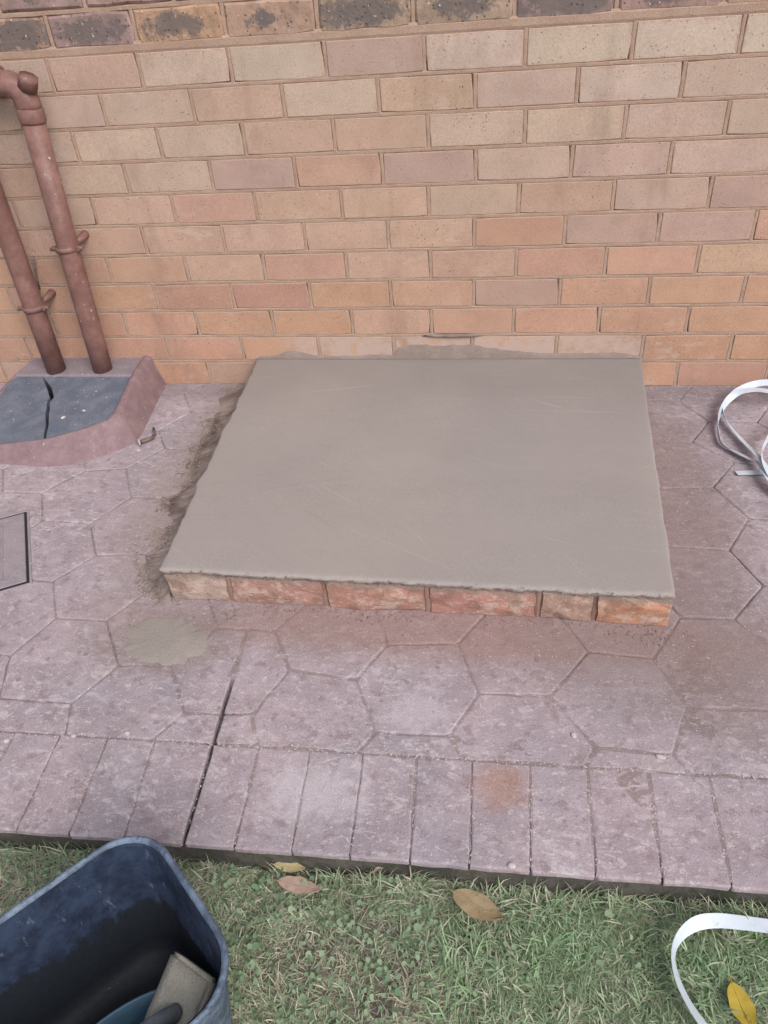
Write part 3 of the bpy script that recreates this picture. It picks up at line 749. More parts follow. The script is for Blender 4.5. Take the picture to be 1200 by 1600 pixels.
GULLY_CHIPS = (((97, 648), .0075, .0055, 1.2, 'white plaster chip on the grey top of the drain gully beside the crack'), ((130, 639), .0050, .0036, .1, 'smaller white plaster chip on the grey gully top towards the brown kerb'))

# ------------------------------------------------------------------ dried mortar patch on the paving
mp = gnd(258, 1000, PZ); n_ = 96; V = [(0, 0, .0045)]; F = []
for r_, h_ in ((.45, .0036), (.8, .0026), (.95, .0012), (1.05, -.0004)):
    for k in range(n_):
        a = k / n_ * 2 * math.pi; q = 1 + .45 * (fbm(math.cos(a) * 2 + 5, math.sin(a) * 2 + 5, 1.3, 4, 2) - .5) + .30 * (fbm(math.cos(a) * 9 + 15, math.sin(a) * 9 + 5, 1., 2, 2) - .5)
        V.append((math.cos(a) * r_ * q * .082, math.sin(a) * r_ * q * .058, h_ + random.uniform(-.0003, .0003)))
for k in range(n_): F.append((0, 1 + k, 1 + (k + 1) % n_))
for g in range(3):
    for k in range(n_):
        a, b = 1 + g * n_ + k, 1 + g * n_ + (k + 1) % n_; F.append((a, a + n_, b + n_, b))
o = add('mortar_patch', mesh('mortar_patch', V, F, True), M_SPLAT); o.location = (mp[0], mp[1], PZ); o.rotation_euler = (0, 0, -.25)
tag(o, 'round grey patch of spilt mortar on the paving before the plinth corner', 'mortar patch')

# ------------------------------------------------------------------ drain gully
gul = empty('drain_gully', (-1.20, -.22, PZ), 'brown concrete drain gully with cracked grey top below the pipes', 'drain gully')
bot = [(-2.05, .0), (-.962, .0), (-.930, -.30), (-.934, -.345), (-.962, -.388), (-1.05, -.452), (-1.15, -.476), (-1.28, -.47), (-1.62, -.40), (-2.05, -.40)]
# kerb: outer wall, rounded top, inner step round the grey top
def ring_mesh(rings):
    V = [p for r in rings for p in r]; n = len(rings[0]); F = []
    for r in range(len(rings) - 1):
        for i in range(n - 1): F.append((r * n + i, r * n + i + 1, (r + 1) * n + i + 1, (r + 1) * n + i))
    return V, F
def dense(pts, per=6):
    out = []
    pts = [np.array(p, float) for p in pts]
    for a, b in zip(pts[:-1], pts[1:]):
        for k in range(per): out.append(a + (b - a) * k / per)
    out.append(pts[-1]); return out
def zt(y): return .088 + min(0, (y + .10)) * .115       # the top falls gently to the front
path_o = dense([(-.965, .0), (-.945, -.15), (-.926, -.30), (-.925, -.338), (-.961, -.388), (-1.057, -.464), (-1.156, -.476), (-1.30, -.458), (-1.40, -.43), (-1.44, -.36), (-1.43, -.15), (-1.42, 0)])
path_t = dense([(-.992, .0), (-.982, -.15), (-.970, -.28), (-.971, -.308), (-.988, -.335), (-1.062, -.374), (-1.142, -.414), (-1.30, -.448), (-1.385, -.415), (-1.415, -.35), (-1.41, -.15), (-1.40, 0)])
path_i = dense([(-1.020, .0), (-1.008, -.15), (-.995, -.28), (-.993, -.308), (-1.001, -.325), (-1.066, -.363), (-1.143, -.404), (-1.295, -.438), (-1.375, -.405), (-1.40, -.345), (-1.395, -.15), (-1.385, 0)])
wob = lambda p, s: (fbm(p[0], p[1], 25, 3, s) - .5) * .006
side = lambda i: 1.0 if i < 20 else max(0.0, 1 - (i - 20) / 9)      # the kerb stands proud only along the right side
rings = []
rings.append([(p[0], p[1], PZ - .004) for p in path_o])
rings.append([(p[0] * .5 + q[0] * .5 + wob(p, 1), p[1] * .5 + q[1] * .5 + wob(p, 2), .040 + wob(p, 3)) for p, q in zip(path_o, path_t)])
rings.append([(q[0] + wob(q, 1), q[1] + wob(q, 2), zt(q[1]) - .006 + .010 * side(i)) for i, q in enumerate(path_t)])
rings.append([(q[0] * .75 + r[0] * .25, q[1] * .75 + r[1] * .25, zt(q[1]) - .001 + .014 * side(i)) for i, (q, r) in enumerate(zip(path_t, path_i))])
rings.append([(q[0] * .25 + r[0] * .75, q[1] * .25 + r[1] * .75, zt(q[1]) + .001 + .013 * side(i)) for i, (q, r) in enumerate(zip(path_t, path_i))])
rings.append([(r[0], r[1], zt(r[1]) + .0005 + .008 * side(i)) for i, r in enumerate(path_i)])
rings.append([(r[0] - .004, r[1] + .004, zt(r[1]) - .02) for i, r in enumerate(path_i)])
V, F = ring_mesh(rings); child('kerb', V, [f[::-1] for f in F], M_GULLY, gul, True)
# back ledge under the pipes
lv = [(-1.387, 0, PZ), (-1.018, 0, PZ), (-1.394, -.112, PZ), (-1.005, -.112, PZ), (-1.387, 0, .094), (-1.018, 0, .094), (-1.394, -.104, .0915), (-1.006, -.104, .0915), (-1.394, -.112, .088), (-1.005, -.112, .088)]
child('ledge', lv, [(4, 6, 7, 5), (6, 8, 9, 7), (8, 2, 3, 9), (5, 7, 9, 3, 1), (0, 2, 8, 6, 4)], M_LEDGE, gul)
# grey top, broken in two along the crack
crk = [(-1.232, -.110), (-1.226, -.150), (-1.200, -.175), (-1.196, -.215), (-1.176, -.235), (-1.170, -.285), (-1.160, -.33), (-1.128, -.385), (-1.105, -.43)]
crk = [(gnd(u, v, .078)[0], gnd(u, v, .078)[1]) for u, v in ((70, 590), (71, 598), (77, 607), (80, 619), (74, 626), (73, 634), (71, 640), (70, 655), (73, 668), (78, 684))]
crk[0] = (crk[0][0], -.110); crk = [q for q in crk if q[1] > -.375]
_pi = sorted([(p[0], p[1]) for p in path_i if p[1] < -.2 and -1.38 < p[0] < -.99])
for q in ((crk[-1][0] + .010,), (crk[-1][0] + .022,)): crk.append((q[0], 0))
yf = float(np.interp(crk[-1][0], [q[0] for q in _pi], [q[1] for q in _pi])); crk[-1] = (crk[-1][0], yf); crk[-2] = (crk[-2][0], (crk[-3][1] + yf) / 2)
wd = [.0030, .0055, .0095, .0080, .0050, .0062, .0066, .0050, .0052, .0042]
def slab(poly, name):
    V = [(x, y, zt(y)) for x, y in poly]; n = len(V)
    V += [(x, y, .03) for x, y in poly]
    F = [tuple(range(n))] + [(i, n + i, n + (i + 1) % n, (i + 1) % n) for i in range(n)]
    o = child(name, V, F, M_GREY, gul); return o
right = [(x + w_, y) for (x, y), w_ in zip(crk, wd)]
inn = [(p[0], p[1]) for p in path_i if p[1] < -.118]
ri = [p for p in inn if p[0] > crk[-1][0] + .012]
le = [p for p in inn if p[0] < crk[-1][0] - .012]
slab(right + ri[::-1] + [(-1.007, -.114)], 'top_slab')
left = [(x - w_ * .8, y) for (x, y), w_ in zip(crk, wd)]
slab(left[::-1] + [(-1.393, -.114)] + le[::-1], 'top_slab')
child('gap_floor', [(-1.38, -.105, .03), (-1.02, -.105, .03), (-1.01, -.31, .03), (-1.2, -.40, .03), (-1.37, -.38, .03)], [(0, 4, 3, 2, 1)], M_DARK, gul)

for (u, v), a, b, rot, lb in GULLY_CHIPS:
    q = gnd(u, v, .074); V, F = lump(0, 0, 0, a, b, .003, int(u), .55); o = add('plaster_chip', mesh('plaster_chip', V, F), M_CHIP)
    o.location = (q[0], q[1], zt(q[1]) + .0012); o.rotation_euler = (0, 0, rot); tag(o, lb, 'plaster chip', 'plaster chips on the gully')
gs = [(RNG.uniform(-1.36, -1.02), RNG.uniform(-.36, -.13)) for _ in range(70)]
crumbs('plaster_flecks', [(x, y, zt(y) - .0003, RNG.uniform(.0007, .0020)) for x, y in gs if abs(x + 1.18) > .03 and x < -1.01], M_FLECK, 'tiny white plaster flecks on the grey gully top')
# ------------------------------------------------------------------ pipes
def tube(path, radii, seg=20, cap=True):
    V, F = [], []; path = [np.array(p, float) for p in path]; n = len(path)
    ref = None
    for i, p in enumerate(path):
        t = path[min(i + 1, n - 1)] - path[max(i - 1, 0)]; t = t / np.linalg.norm(t)
        if ref is None:
            ref = np.array([0, 1., 0]) if abs(t[1]) < .9 else np.array([1., 0, 0])
        a = ref - t * (ref @ t); a /= np.linalg.norm(a); b = np.cross(t, a); ref = a
        r = radii[i] if hasattr(radii, '__len__') else radii
        for k in range(seg):
            q = 2 * math.pi * k / seg; V.append(p + r * (math.cos(q) * a + math.sin(q) * b))
    for i in range(n - 1):
        for k in range(seg):
            l = (k + 1) % seg; F.append((i * seg + k, i * seg + l, (i + 1) * seg + l, (i + 1) * seg + k))
    if cap: F.append(tuple(range(seg))[::-1]); F.append(tuple(range((n - 1) * seg, n * seg)))
    return V, F
M_RUST = mat_simple('rusty_steel', lin(96, 80, 76, K), lin(140, 120, 112, K), .6, 60, .5, .4)
def bracket(par, c, r):
    """holderbat: ring in two halves, ears with bolts, stem into the wall"""
    x, y, z = c
    V, F = tube([(x, y, z - .007), (x, y, z + .007)], r + .003, 24); b = child('bracket', V, F, M_PIPE, par, True)
    for s in (-1, 1):
        V, F = tube([(x + s * (r - .002), y - .004, z), (x + s * (r + .012), y - .004, z), (x + s * (r + .019), y - .004, z)], [.0075, .007, .004], 10)
        o = add('ear', mesh('ear', np.array(V) - np.array(par.location), F, True), M_PIPE, b)
        V, F = tube([(x + s * (r + .011), y - .018, z), (x + s * (r + .011), y + .012, z)], .0042, 8)
        add('bolt', mesh('bolt', np.array(V) - np.array(par.location), F), M_RUST, b)
    V, F = tube([(x + .012, y + r, z + .004), (x + .020, y + r + .02, z + .010), (x + .022, .012, z + .014)], [.008, .010, .013], 12)
    add('stem', mesh('stem', np.array(V) - np.array(par.location), F, True), M_PIPE, b)
PR = .0290
p2 = empty('drain_pipe', (-1.116, -.075, .09), 'brown painted drain pipe with an elbow at its top, next to the cement plinth', 'pipe', 'drain pipes on the wall')
V, F = tube([(-1.1215, -.074, .085), (-1.117, -.074, .2), (-1.106, -.076, .45), (-1.088, -.077, .80)], PR, 28); child('pipe', V, F, M_PIPE, p2, True)
V, F = tube([(-1.0895, -.077, .772), (-1.0890, -.077, .778), (-1.0878, -.077, .802), (-1.0875, -.077, .806)], [PR + .0008, PR + .0035, PR + .0035, PR + .0008], 28); child('collar', V, F, M_PIPE, p2, True)
el = [(-1.087, -.077, .800)]
for k in range(9):
    a = k / 8 * math.pi / 2; el.append((-1.087 - .045 * (1 - math.cos(a)), -.077 + .004 * math.sin(a), .812 + .048 * math.sin(a)))
el += [(-1.155, -.071, .863), (-1.172, -.066, .8635)]
V, F = tube(el, [PR] + [PR + .001] * 9 + [PR, PR], 28); e_ = child('elbow', V, F, M_PIPE, p2, True)
for xk in (-1.142, -1.160):
    V, F = tube([(xk + .004, -.0725, .862), (xk + .003, -.0725, .862), (xk - .003, -.0715, .8625), (xk - .004, -.0715, .8625)], [PR, PR + .004, PR + .004, PR], 28)
    add('ring', mesh('ring', np.array(V) - np.array(p2.location), F, True), M_PIPE, e_)
V, F = tube([(-1.073, -.082, .850), (-1.063, -.086, .868), (-1.059, -.087, .875)], [.024, .0235, .0225], 8)
add('access_cap', mesh('access_cap', np.array(V) - np.array(p2.location), F, True), M_PIPE, e_)
V, F = tube([(-1.164, -.069, .8635), (-1.176, -.063, .864), (-1.186, -.052, .865), (-1.192, -.035, .866), (-1.194, .02, .867)], PR + .0015, 24); child('inlet', V, F, M_PIPE, p2, True)
bracket(p2, (-1.1085, -.0755, .462), PR)
p1 = empty('drain_pipe', (-1.270, -.08, .09), 'brown painted drain pipe without elbow, standing in the cracked side of the gully', 'pipe', 'drain pipes on the wall')
V, F = tube([(-1.272, -.079, .085), (-1.270, -.079, .3), (-1.268, -.079, .7), (-1.266, -.079, 1.6)], PR, 28); child('pipe', V, F, M_PIPE, p1, True)
bracket(p1, (-1.2705, -.079, .294), PR)
# thin earth wire hanging behind the left pipe
V, F = tube([wal(u, v, -.012) for u, v in ((53, 402), (55, 418), (58, 436), (62, 452))], .0028, 8); w1 = add('wire', mesh('wire', np.array(V), F, True), M_RUST)
tag(w1, 'short dark wire hanging on the bricks between the two brown pipes', 'wire')

# ------------------------------------------------------------------ inspection cover, set in the paving at the left
ic = np.array([gnd(u, v, PZ)[:2] for u, v in ((42, 800), (46.5, 911))]); A, B = ic
e1 = (B - A) / np.linalg.norm(B - A); e2 = np.array([-e1[1], e1[0]])
if e2[0] > 0: e2 = -e2
Ls, Ws = np.linalg.norm(B - A), .42
cov = empty('inspection_cover', (A[0], A[1], PZ), 'grey inspection cover with raised frame set askew in the paving', 'drain cover')
M_COV = mat_paint('cover_paint', lin(164, 152, 157, K), lin(150, 140, 146, K), .85)
def obox(s0, s1, t0, t1, z0, z1):
    P_ = [A + e1 * s + e2 * t for s, t in ((s0, t0), (s1, t0), (s1, t1), (s0, t1))]
    V = [(p[0], p[1], z0) for p in P_] + [(p[0], p[1], z1) for p in P_]
    return V, [(3, 2, 1, 0), (4, 5, 6, 7), (0, 1, 5, 4), (1, 2, 6, 5), (2, 3, 7, 6), (3, 0, 4, 7)]
def orient(V, F):
    bm = bmesh.new(); vs = [bm.verts.new(v) for v in V]
    for f in F: bm.faces.new([vs[k] for k in f])
    bmesh.ops.recalc_face_normals(bm, faces=bm.faces[:])
    bmesh.ops.bevel(bm, geom=bm.edges[:], offset=.0012, segments=1, affect='EDGES')
    bm.verts.index_update(); V2 = [tuple(v.co) for v in bm.verts]; F2 = [tuple(v.index for v in f.verts) for f in bm.faces]; bm.free(); return V2, F2
for bx in ((-.006, .0, -.006, Ws), (Ls, Ls + .006, -.006, Ws), (.0, Ls, -.006, .0)):
    V, F = orient(*obox(*bx, PZ - .006, PZ + .0026)); child('frame_bar', V, F, M_COV, cov)
V, F = obox(.0, Ls, .0, Ws, PZ - .003, PZ + .0014); child('gap', V, F, M_DARK, cov)
V, F = orient(*obox(.0055, Ls - .0075, .0062, Ws, PZ - .002, PZ + .0028)); child('lid', V, F, M_COV, cov)
for bx in ((.03, Ls - .03, .055, .061), (.018, .023, .03, Ws), (Ls - .03, Ls - .024, .03, Ws)):
    V, F = orient(*obox(*bx, PZ + .0024, PZ + .0042)); child('rib', V, F, M_COV, cov)

# ------------------------------------------------------------------ bent bolt on the paving
bp = [gnd(u, v, PZ + .009) for u, v in ((218, 691), (228, 688), (238, 684), (241.5, 678), (240, 669))]
V, F = tube(bp, [.0055, .0055, .005, .0045, .0036], 12)
bo = empty('bent_bolt', tuple(gnd(228, 690, PZ)), 'rusty bent bolt with flat head lying on the paving by the gully', 'bolt')
child('shank', V, F, M_RUST, bo, True)
h0 = gnd(216.5, 691.5, PZ + .011); dh = h0 - bp[1]; dh /= np.linalg.norm(dh)
V, F = tube([h0 - dh * .002, h0 + dh * .0025], [.011, .0105], 14)
child('head', V, F, mat_simple('worn_steel', lin(190, 176, 172, K), lin(150, 136, 132, K), .45, 60, .3), bo)

# ------------------------------------------------------------------ plastic strapping
M_STRAP = mat_simple('strap_plastic', lin(214, 222, 232, K * 1.05), lin(204, 214, 226, K * 1.05), .35, 40, .12, .5)
def catmull(P_, n=10):
    P_ = [np.array(p, float) for p in P_]; P_ = [2 * P_[0] - P_[1]] + P_ + [2 * P_[-1] - P_[-2]]; out = []
    for i in range(1, len(P_) - 2):
        for k in range(n):
            t = k / n; a, b, c, d = P_[i - 1:i + 3]
            out.append(.5 * ((2 * b) + (-a + c) * t + (2 * a - 5 * b + 4 * c - d) * t * t + (-a + 3 * b - 3 * c + d) * t ** 3))
    out.append(P_[-2]); return out
def ribbon(pts, tilts, width, th=.0009):
    C_ = catmull([np.append(np.array(p, float), t) for p, t in zip(pts, tilts)], 12)
    V, F = [], []; n = len(C_)
    for i, q in enumerate(C_):
        p = q[:3]; t = C_[min(i + 1, n - 1)][:3] - C_[max(i - 1, 0)][:3]; t /= np.linalg.norm(t)
        lat_ = np.cross(t, [0, 0, 1]); lat_ /= np.linalg.norm(lat_) + 1e-9; up = np.cross(lat_, t)
        a = math.radians(q[3]); wv = lat_ * math.cos(a) + up * math.sin(a); nv = np.cross(t, wv)
        for sw, sn in ((-1, -1), (1, -1), (1, 1), (-1, 1)): V.append(p + wv * sw * width / 2 + nv * sn * th / 2)
    for i in range(n - 1):
        for k in range(4):
            l = (k + 1) % 4; F.append((i * 4 + k, i * 4 + l, (i + 1) * 4 + l, (i + 1) * 4 + k))
    F.append((3, 2, 1, 0)); F.append(tuple((n - 1) * 4 + k for k in range(4)))
    return V, F
def strap(name, runs, width, label, loc):
    r = empty(name, loc, label, 'strap', None)
    for pts, tl in runs:
        V, F = ribbon(pts, tl, width); child('strap_band', V, F, M_STRAP, r)
    return r
g = gnd
strap('packing_strap', [
    ([(.90, -.66, .006), (1.02, -.56, .010), (1.06, -.38, .02), (1.03, -.2, .04), (.95, -.085, .05), g(1215, 598, .05)][:5] + [ g(1215, 598, .05), g(1180, 600, .046), g(1150, 613, .040), g(1129, 637, .030), g(1121.5, 662, .020), g(1124, 684, .016), g(1130, 695, .014), g(1146, 704, .014), g(1170, 716, .018), g(1186, 724, .024), g(1205, 752, .03), g(1235, 790, .012), (.80, -.68, .006), (.93, -.76, .006), (1.08, -.72, .006)], [5, 20, 45, 60, 60, 40, 38, 45, 62, 82, 85, 60, 28, 18, 20, 15, 5, 3, 2, 2]),
    ([(.86, -.60, .006), (.99, -.50, .012), (1.01, -.32, .03), (.97, -.19, .05), (.90, -.105, .056)] + [ g(1215, 612, .058), g(1180, 609, .054), g(1152, 614, .046), g(1131, 632, .030), g(1130, 645, .022), g(1143, 668, .018), g(1163, 691, .018), g(1184, 712, .028), g(1200, 735, .034), g(1230, 780, .016), (.76, -.66, .007), (.74, -.78, .006)], [5, 20, 40, 45, 40, 12, 8, 20, 70, 75, 40, 25, 20, 15, 5, 3, 2]),
    ([(.80, -.55, .006), (.90, -.46, .012), (.93, -.33, .035), (.88, -.22, .05)] + [ g(1215, 668, .05), g(1196, 692, .040), g(1191, 708, .032), g(1197, 730, .036), g(1220, 770, .02)], [5, 20, 50, 60, 70, 80, 75, 30, 10]),
    ([g(1150.5, 739, .009), g(1168, 738.5, .008), g(1190, 738, .012), g(1220, 737, .014)], [4, 3, 2, 0])],
    .0185, 'coil of white plastic packing strap lying on the paving by the wall', tuple(g(1185, 735, PZ)))
strap('packing_strap', [([(.52, -1.69, -.022), (.60, -1.64, -.020), (.63, -1.56, -.016), (.60, -1.505, -.014)] + [ g(1240, 1452, -.012), g(1200, 1447, -.012), g(1160, 1442, -.012), g(1120, 1438.5, -.010), g(1088, 1443, -.008), g(1063, 1462, -.010), g(1052, 1490, -.014), g(1058, 1527, -.016), g(1075, 1565, -.018), g(1098, 1600, -.018), g(1130, 1645, -.020), (.44, -1.73, -.024), (.54, -1.78, -.026)],
      [4, 3, 0, 0, 2, 4, 8, 18, 38, 60, 68, 55, 48, 40, 30, 12, 5])], .0185, 'loop of white plastic packing strap lying in the grass', tuple(g(1080, 1500, GZ)))

# ------------------------------------------------------------------ tub with tools
TC = np.array([-.384, -1.746]); TE1 = np.array([math.cos(math.radians(-41.5)), math.sin(math.radians(-41.5))]); TE2 = np.array([TE1[1], -TE1[0]])
tub = empty('builders_tub', (TC[0], TC[1], GZ), 'black rectangular plastic builders tub with pale cement film, standing on the grass', 'tub')
def rrect(hx_, hy_, r, n=9):
    out = []
    for cx_, cy_, a0 in ((hx_ - r, hy_ - r, 0), (-hx_ + r, hy_ - r, 90), (-hx_ + r, -hy_ + r, 180), (hx_ - r, -hy_ + r, 270)):
        for k in range(n):
            a = math.radians(a0 + 90 * k / (n - 1)); out.append((cx_ + r * math.cos(a), cy_ + r * math.sin(a)))
    out2 = []
    for i in range(len(out)):
        p, q = np.array(out[i]), np.array(out[(i + 1) % len(out)]); k = max(1, int(np.linalg.norm(q - p) / .02))
        for j in range(k): out2.append(tuple(p + (q - p) * j / k))
    return out2
THX, THY, TR_ = .123, .165, .062
TZ0, TZ1 = GZ + .004, .200
def tub_ring(z, off, wig=0):
    s = .80 + .20 * (z - TZ0) / (TZ1 - TZ0)
    pts = rrect(THX, THY, TR_)
    out = []
    for x, y in pts:
        d = math.hypot(x, y); k = s + off / d
        w_ = wig * (fbm(x * 1.0, y, 12, 2, 3) - .5)
        out.append((TC[0] + TE1[0] * x * k + TE2[0] * y * k, TC[1] + TE1[1] * x * k + TE2[1] * y * k, z + w_))
    return out
def loft(rings, close=True, cap0=False, cap1=False):
    V = [p for r in rings for p in r]; n = len(rings[0]); F = []
    for r in range(len(rings) - 1):
        for i in range(n):
            k = (i + 1) % n; F.append((r * n + i, r * n + k, (r + 1) * n + k, (r + 1) * n + i))
    if cap0: F.append(tuple(range(n))[::-1])
    if cap1: F.append(tuple(range((len(rings) - 1) * n, len(rings) * n)))
    return V, F
def mat_tub():
    m = MT('tub_plastic', .5, .45); p = m.pos(); x, y, z = m.sep(p)
    film = m.mix(m.rng(m.noise(p, 26, 6, .7), .35, .65), lin(36, 45, 64, K), lin(58, 71, 96, K))
    film = m.mix(m.rng(m.noise(m.vmul(p, (1, 1, .35)), 60, 5, .7), .58, .70, 0, .55), film, lin(120, 132, 152, K))
    scr = m.rng(m.noise(m.vmul(p, (1, 1, .3)), 90, 3, .6), .64, .70)
    film = m.mix(scr, film, lin(44, 50, 66, K))
    line = m.math('ADD', z, m.math('ADD', m.math('MULTIPLY', m.math('SUBTRACT', m.noise(p, 18, 5, .65), .5), .10), m.math('MULTIPLY', m.math('SUBTRACT', m.noise(m.vmul(p, (1, 1, .15)), 70, 3, .6), .5), .07)))
    wet = m.rng(line, .072, .092, 1, 0)
    c = m.mix(wet, film, m.mix(m.noise(p, 120, 3), (.010, .013, .019, 1), (.022, .026, .034, 1)))
    m.col(c); m.rough(m.rng(wet, 0, 1, .62, .55)); m.b.inputs['Specular IOR Level'].default_value = .3; m.bump(m.noise(p, 140, 4, .65), .4, .0015); return m.m
def mat_rim():
    m = MT('tub_rim', .55, .45); p = m.pos()
    c = m.mix(m.rng(m.noise(p, 34, 6, .7), .38, .62), lin(76, 88, 108, K), lin(116, 132, 154, K))
    c = m.mix(m.rng(m.noise(p, 90, 4, .7), .56, .66, 0, .7), c, lin(50, 57, 70, K))
    m.col(c); m.bump(m.noise(p, 120, 5, .65), .5, .002); return m.m
M_TUB, M_RIM = mat_tub(), mat_rim()
zsi = np.linspace(TZ1 - .004, TZ0 + .008, 8)
rings = [tub_ring(z, -.002) for z in zsi]
V, F = loft(rings, cap1=True); child('inner_wall', V, [f[::-1] for f in F], M_TUB, tub, True)
rings = [tub_ring(z, .003) for z in np.linspace(TZ0, TZ1 - .006, 7)]
V, F = loft(rings, cap0=True); child('outer_wall', V, F, M_RIM, tub, True)
rings = [tub_ring(TZ1 + dz, off, .004) for dz, off in ((-.010, .003), (-.011, .0062), (-.007, .0074), (-.002, .0068), (.0012, .0045), (.0008, .0012), (-.003, -.001), (-.008, -.002))]
V, F = loft(rings); child('rim', V, F, M_RIM, tub, True)
# wooden float caked in mortar
M_FLOATW = mat_mortar('caked_wood', lin(184, 176, 160, K), lin(208, 200, 184, K))
q1 = g(266, 1484, .095); q2 = g(331, 1531, .120); q3 = g(226, 1576, .062)
ax = (q2 - q1); wid = np.linalg.norm(ax); ax /= wid; ay = q3 - q1; ay -= ax * (ay @ ax); ay /= np.linalg.norm(ay); az = np.cross(ax, ay)
if az[2] < 0: az = -az
flo = empty('wooden_float', tuple(q1 + ax * wid / 2 + ay * .10 - az * .012), 'mortar-caked wooden plastering float with handle lying in the black tub', 'float')
def block(o_, a, b, c, na, nb, nc, x, y, z, jit, bev, seed):
    bm = bmesh.new(); bmesh.ops.create_cube(bm, size=1); bmesh.ops.scale(bm, vec=(x, y, z), verts=bm.verts)
    bmesh.ops.bevel(bm, geom=bm.edges[:], offset=bev, segments=3, affect='EDGES')
    bmesh.ops.subdivide_edges(bm, edges=[e for e in bm.edges if e.calc_length() > .03], cuts=5, use_grid_fill=True)
    bm.verts.index_update(); V = []
    for v in bm.verts:
        q = np.array(o_) + a * v.co.x + b * v.co.y + c * (v.co.z + (fbm(v.co.x, v.co.y, 40, 3, seed) - .5) * jit * (1 if v.co.z > 0 else 0)); V.append(q + (RNG.random(3) - .5) * .0006)
    F = [tuple(v.index for v in f.verts) for f in bm.faces]; bm.free(); return V, F
LEN = .135
V, F = block(q1 + ax * wid / 2 + ay * LEN / 2 - az * .008, ax, ay, az, 1, 1, 1, wid, LEN, .018, .006, .005, 4); child('board', V, F, M_FLOATW, flo, True)
M_HAND = mat_simple('dirty_grey_handle', lin(92, 100, 112, K), lin(132, 134, 134, K), .7, 40, .5, .3)
hc = q1 + ax * wid * .60
hp = [hc + ay * .050 + az * .000, hc + ay * .058 + az * .018, hc - ax * .012 + ay * .074 + az * .024, hc - ax * .030 + ay * .098 + az * .024, hc - ax * .045 + ay * .118 + az * .018, hc - ax * .047 + ay * .126 + az * .0]
V, F = tube(catmull(hp, 5), .0105, 14); child('handle', V, F, M_HAND, flo, True)
# blue plastic bowl
M_BLUE = mat_simple('blue_plastic', lin(74, 104, 126, K), lin(88, 118, 140, K), .4, 14, .1, .45)
bc = np.array([*(TC + TE1 * .042 + TE2 * .0), .022]); bow = empty('plastic_bowl', tuple(bc), 'pale blue plastic bowl under the wooden float in the tub', 'bowl')
prof = [(.0, -.020), (.055, -.019), (.075, -.010), (.088, .012), (.094, .024), (.0975, .0255), (.0965, .022), (.090, .010), (.078, -.013), (.058, -.024), (.0, -.025)]
V, F = [], []; ns = 48
tiltm = np.array(Euler((math.radians(0), math.radians(0), 0)).to_matrix())
for r_, z_ in prof:
    for k in range(ns):
        a = 2 * math.pi * k / ns; V.append(bc + tiltm @ np.array([*(TE1 * r_ * math.cos(a) * .66 + TE2 * r_ * math.sin(a) * 1.28), z_]))
for i in range(len(prof) - 1):
    for k in range(ns):
        l = (k + 1) % ns; F.append((i * ns + k, i * ns + l, (i + 1) * ns + l, (i + 1) * ns + k))
child('bowl', V, F, M_BLUE, bow, True)

# ------------------------------------------------------------------ fallen leaves
def leaf(name, a, b, width, mat, label, z, curl=.25, fold=.2, tip=0.0, roll=0.0):
    a = np.array(a[:2]); b = np.array(b[:2]); L = np.linalg.norm(b - a); d = (b - a) / L; n = np.array([-d[1], d[0]])
    V, F = [], []; NL, NW = 16, 6
    for i in range(NL + 1):
        t = i / NL; hw = width / 2 * (math.sin(math.pi * t ** .85) ** .85 if 0 < t < 1 else 0.0) * (1 + .22 * (vn(t * 9, L * 40, 1, 3) - .5)) + .0004
        for j in range(NW + 1):
            s = j / NW * 2 - 1
            zz = curl * L * (t - .5) ** 2 + fold * hw * abs(s) + (fbm(t * 3, s, 2, 2, 5) - .5) * .004 + roll * s * hw
            if t > .86: zz += tip * (t - .86) * L
            ss = 1 - (.9 * tip if t > .86 else 0) * .1
            V.append((d[0] * (t - .5) * L * ss + n[0] * s * hw, d[1] * (t - .5) * L * ss + n[1] * s * hw, zz))
    w_ = NW + 1
    for i in range(NL):
        for j in range(NW): F.append((i * w_ + j, (i + 1) * w_ + j, (i + 1) * w_ + j + 1, i * w_ + j + 1))
    top = len(V); V += [(x, y, z_ - .0006) for x, y, z_ in V[:]]
    F += [tuple(k + top for k in f[::-1]) for f in F[:]]
    r = empty(name, ((a[0] + b[0]) / 2, (a[1] + b[1]) / 2, z), label, 'leaf', 'fallen leaves on the grass')
    o = add('blade', mesh('blade', V, F, True), mat, r)
    mid = [(d[0] * (t - .5) * L, d[1] * (t - .5) * L, curl * L * (t - .5) ** 2 + .0004) for t in np.linspace(-.10, .95, 9)]
    V, F = tube(mid, [.0009] * 3 + [.0007] * 3 + [.0004] * 3, 6); add('midrib', mesh('midrib', V, F, True), mat, r)
    return r
ML1 = mat_simple('tan_leaf', lin(180, 160, 126, K), lin(166, 144, 112, K), .6, 60, .4, .3, (70, .64, lin(128, 100, 74, K)))
ML2 = mat_simple('brown_leaf', lin(176, 152, 138, K), lin(158, 132, 118, K), .65, 60, .4, .3)
ML3 = mat_simple('yellow_leaf', lin(190, 164, 62, K), lin(174, 150, 56, K), .55, 40, .3, .35, (45, .60, lin(120, 100, 40, K)))
ML4 = mat_simple('dull_yellow_leaf', lin(184, 170, 128, K), lin(166, 150, 112, K), .6, 60, .4, .3)
LZ = -.030
leaf('fallen_leaf', g(707, 1394, LZ), g(788, 1440, LZ), .040, ML1, 'broad tan leaf with folded tip lying in the dry grass near the paving', LZ, .15, .15, .5, -.25)
leaf('fallen_leaf', g(434, 1377, LZ), g(502, 1392, LZ), .020, ML2, 'narrow pinkish brown leaf on the clover near the paving', LZ, .15, .25, .2, .5)
leaf('fallen_leaf', g(428, 1352, LZ), g(478, 1358, LZ), .013, ML4, 'small dull yellow leaf touching the mossy paving edge', LZ, .2, .3, .2, .6)
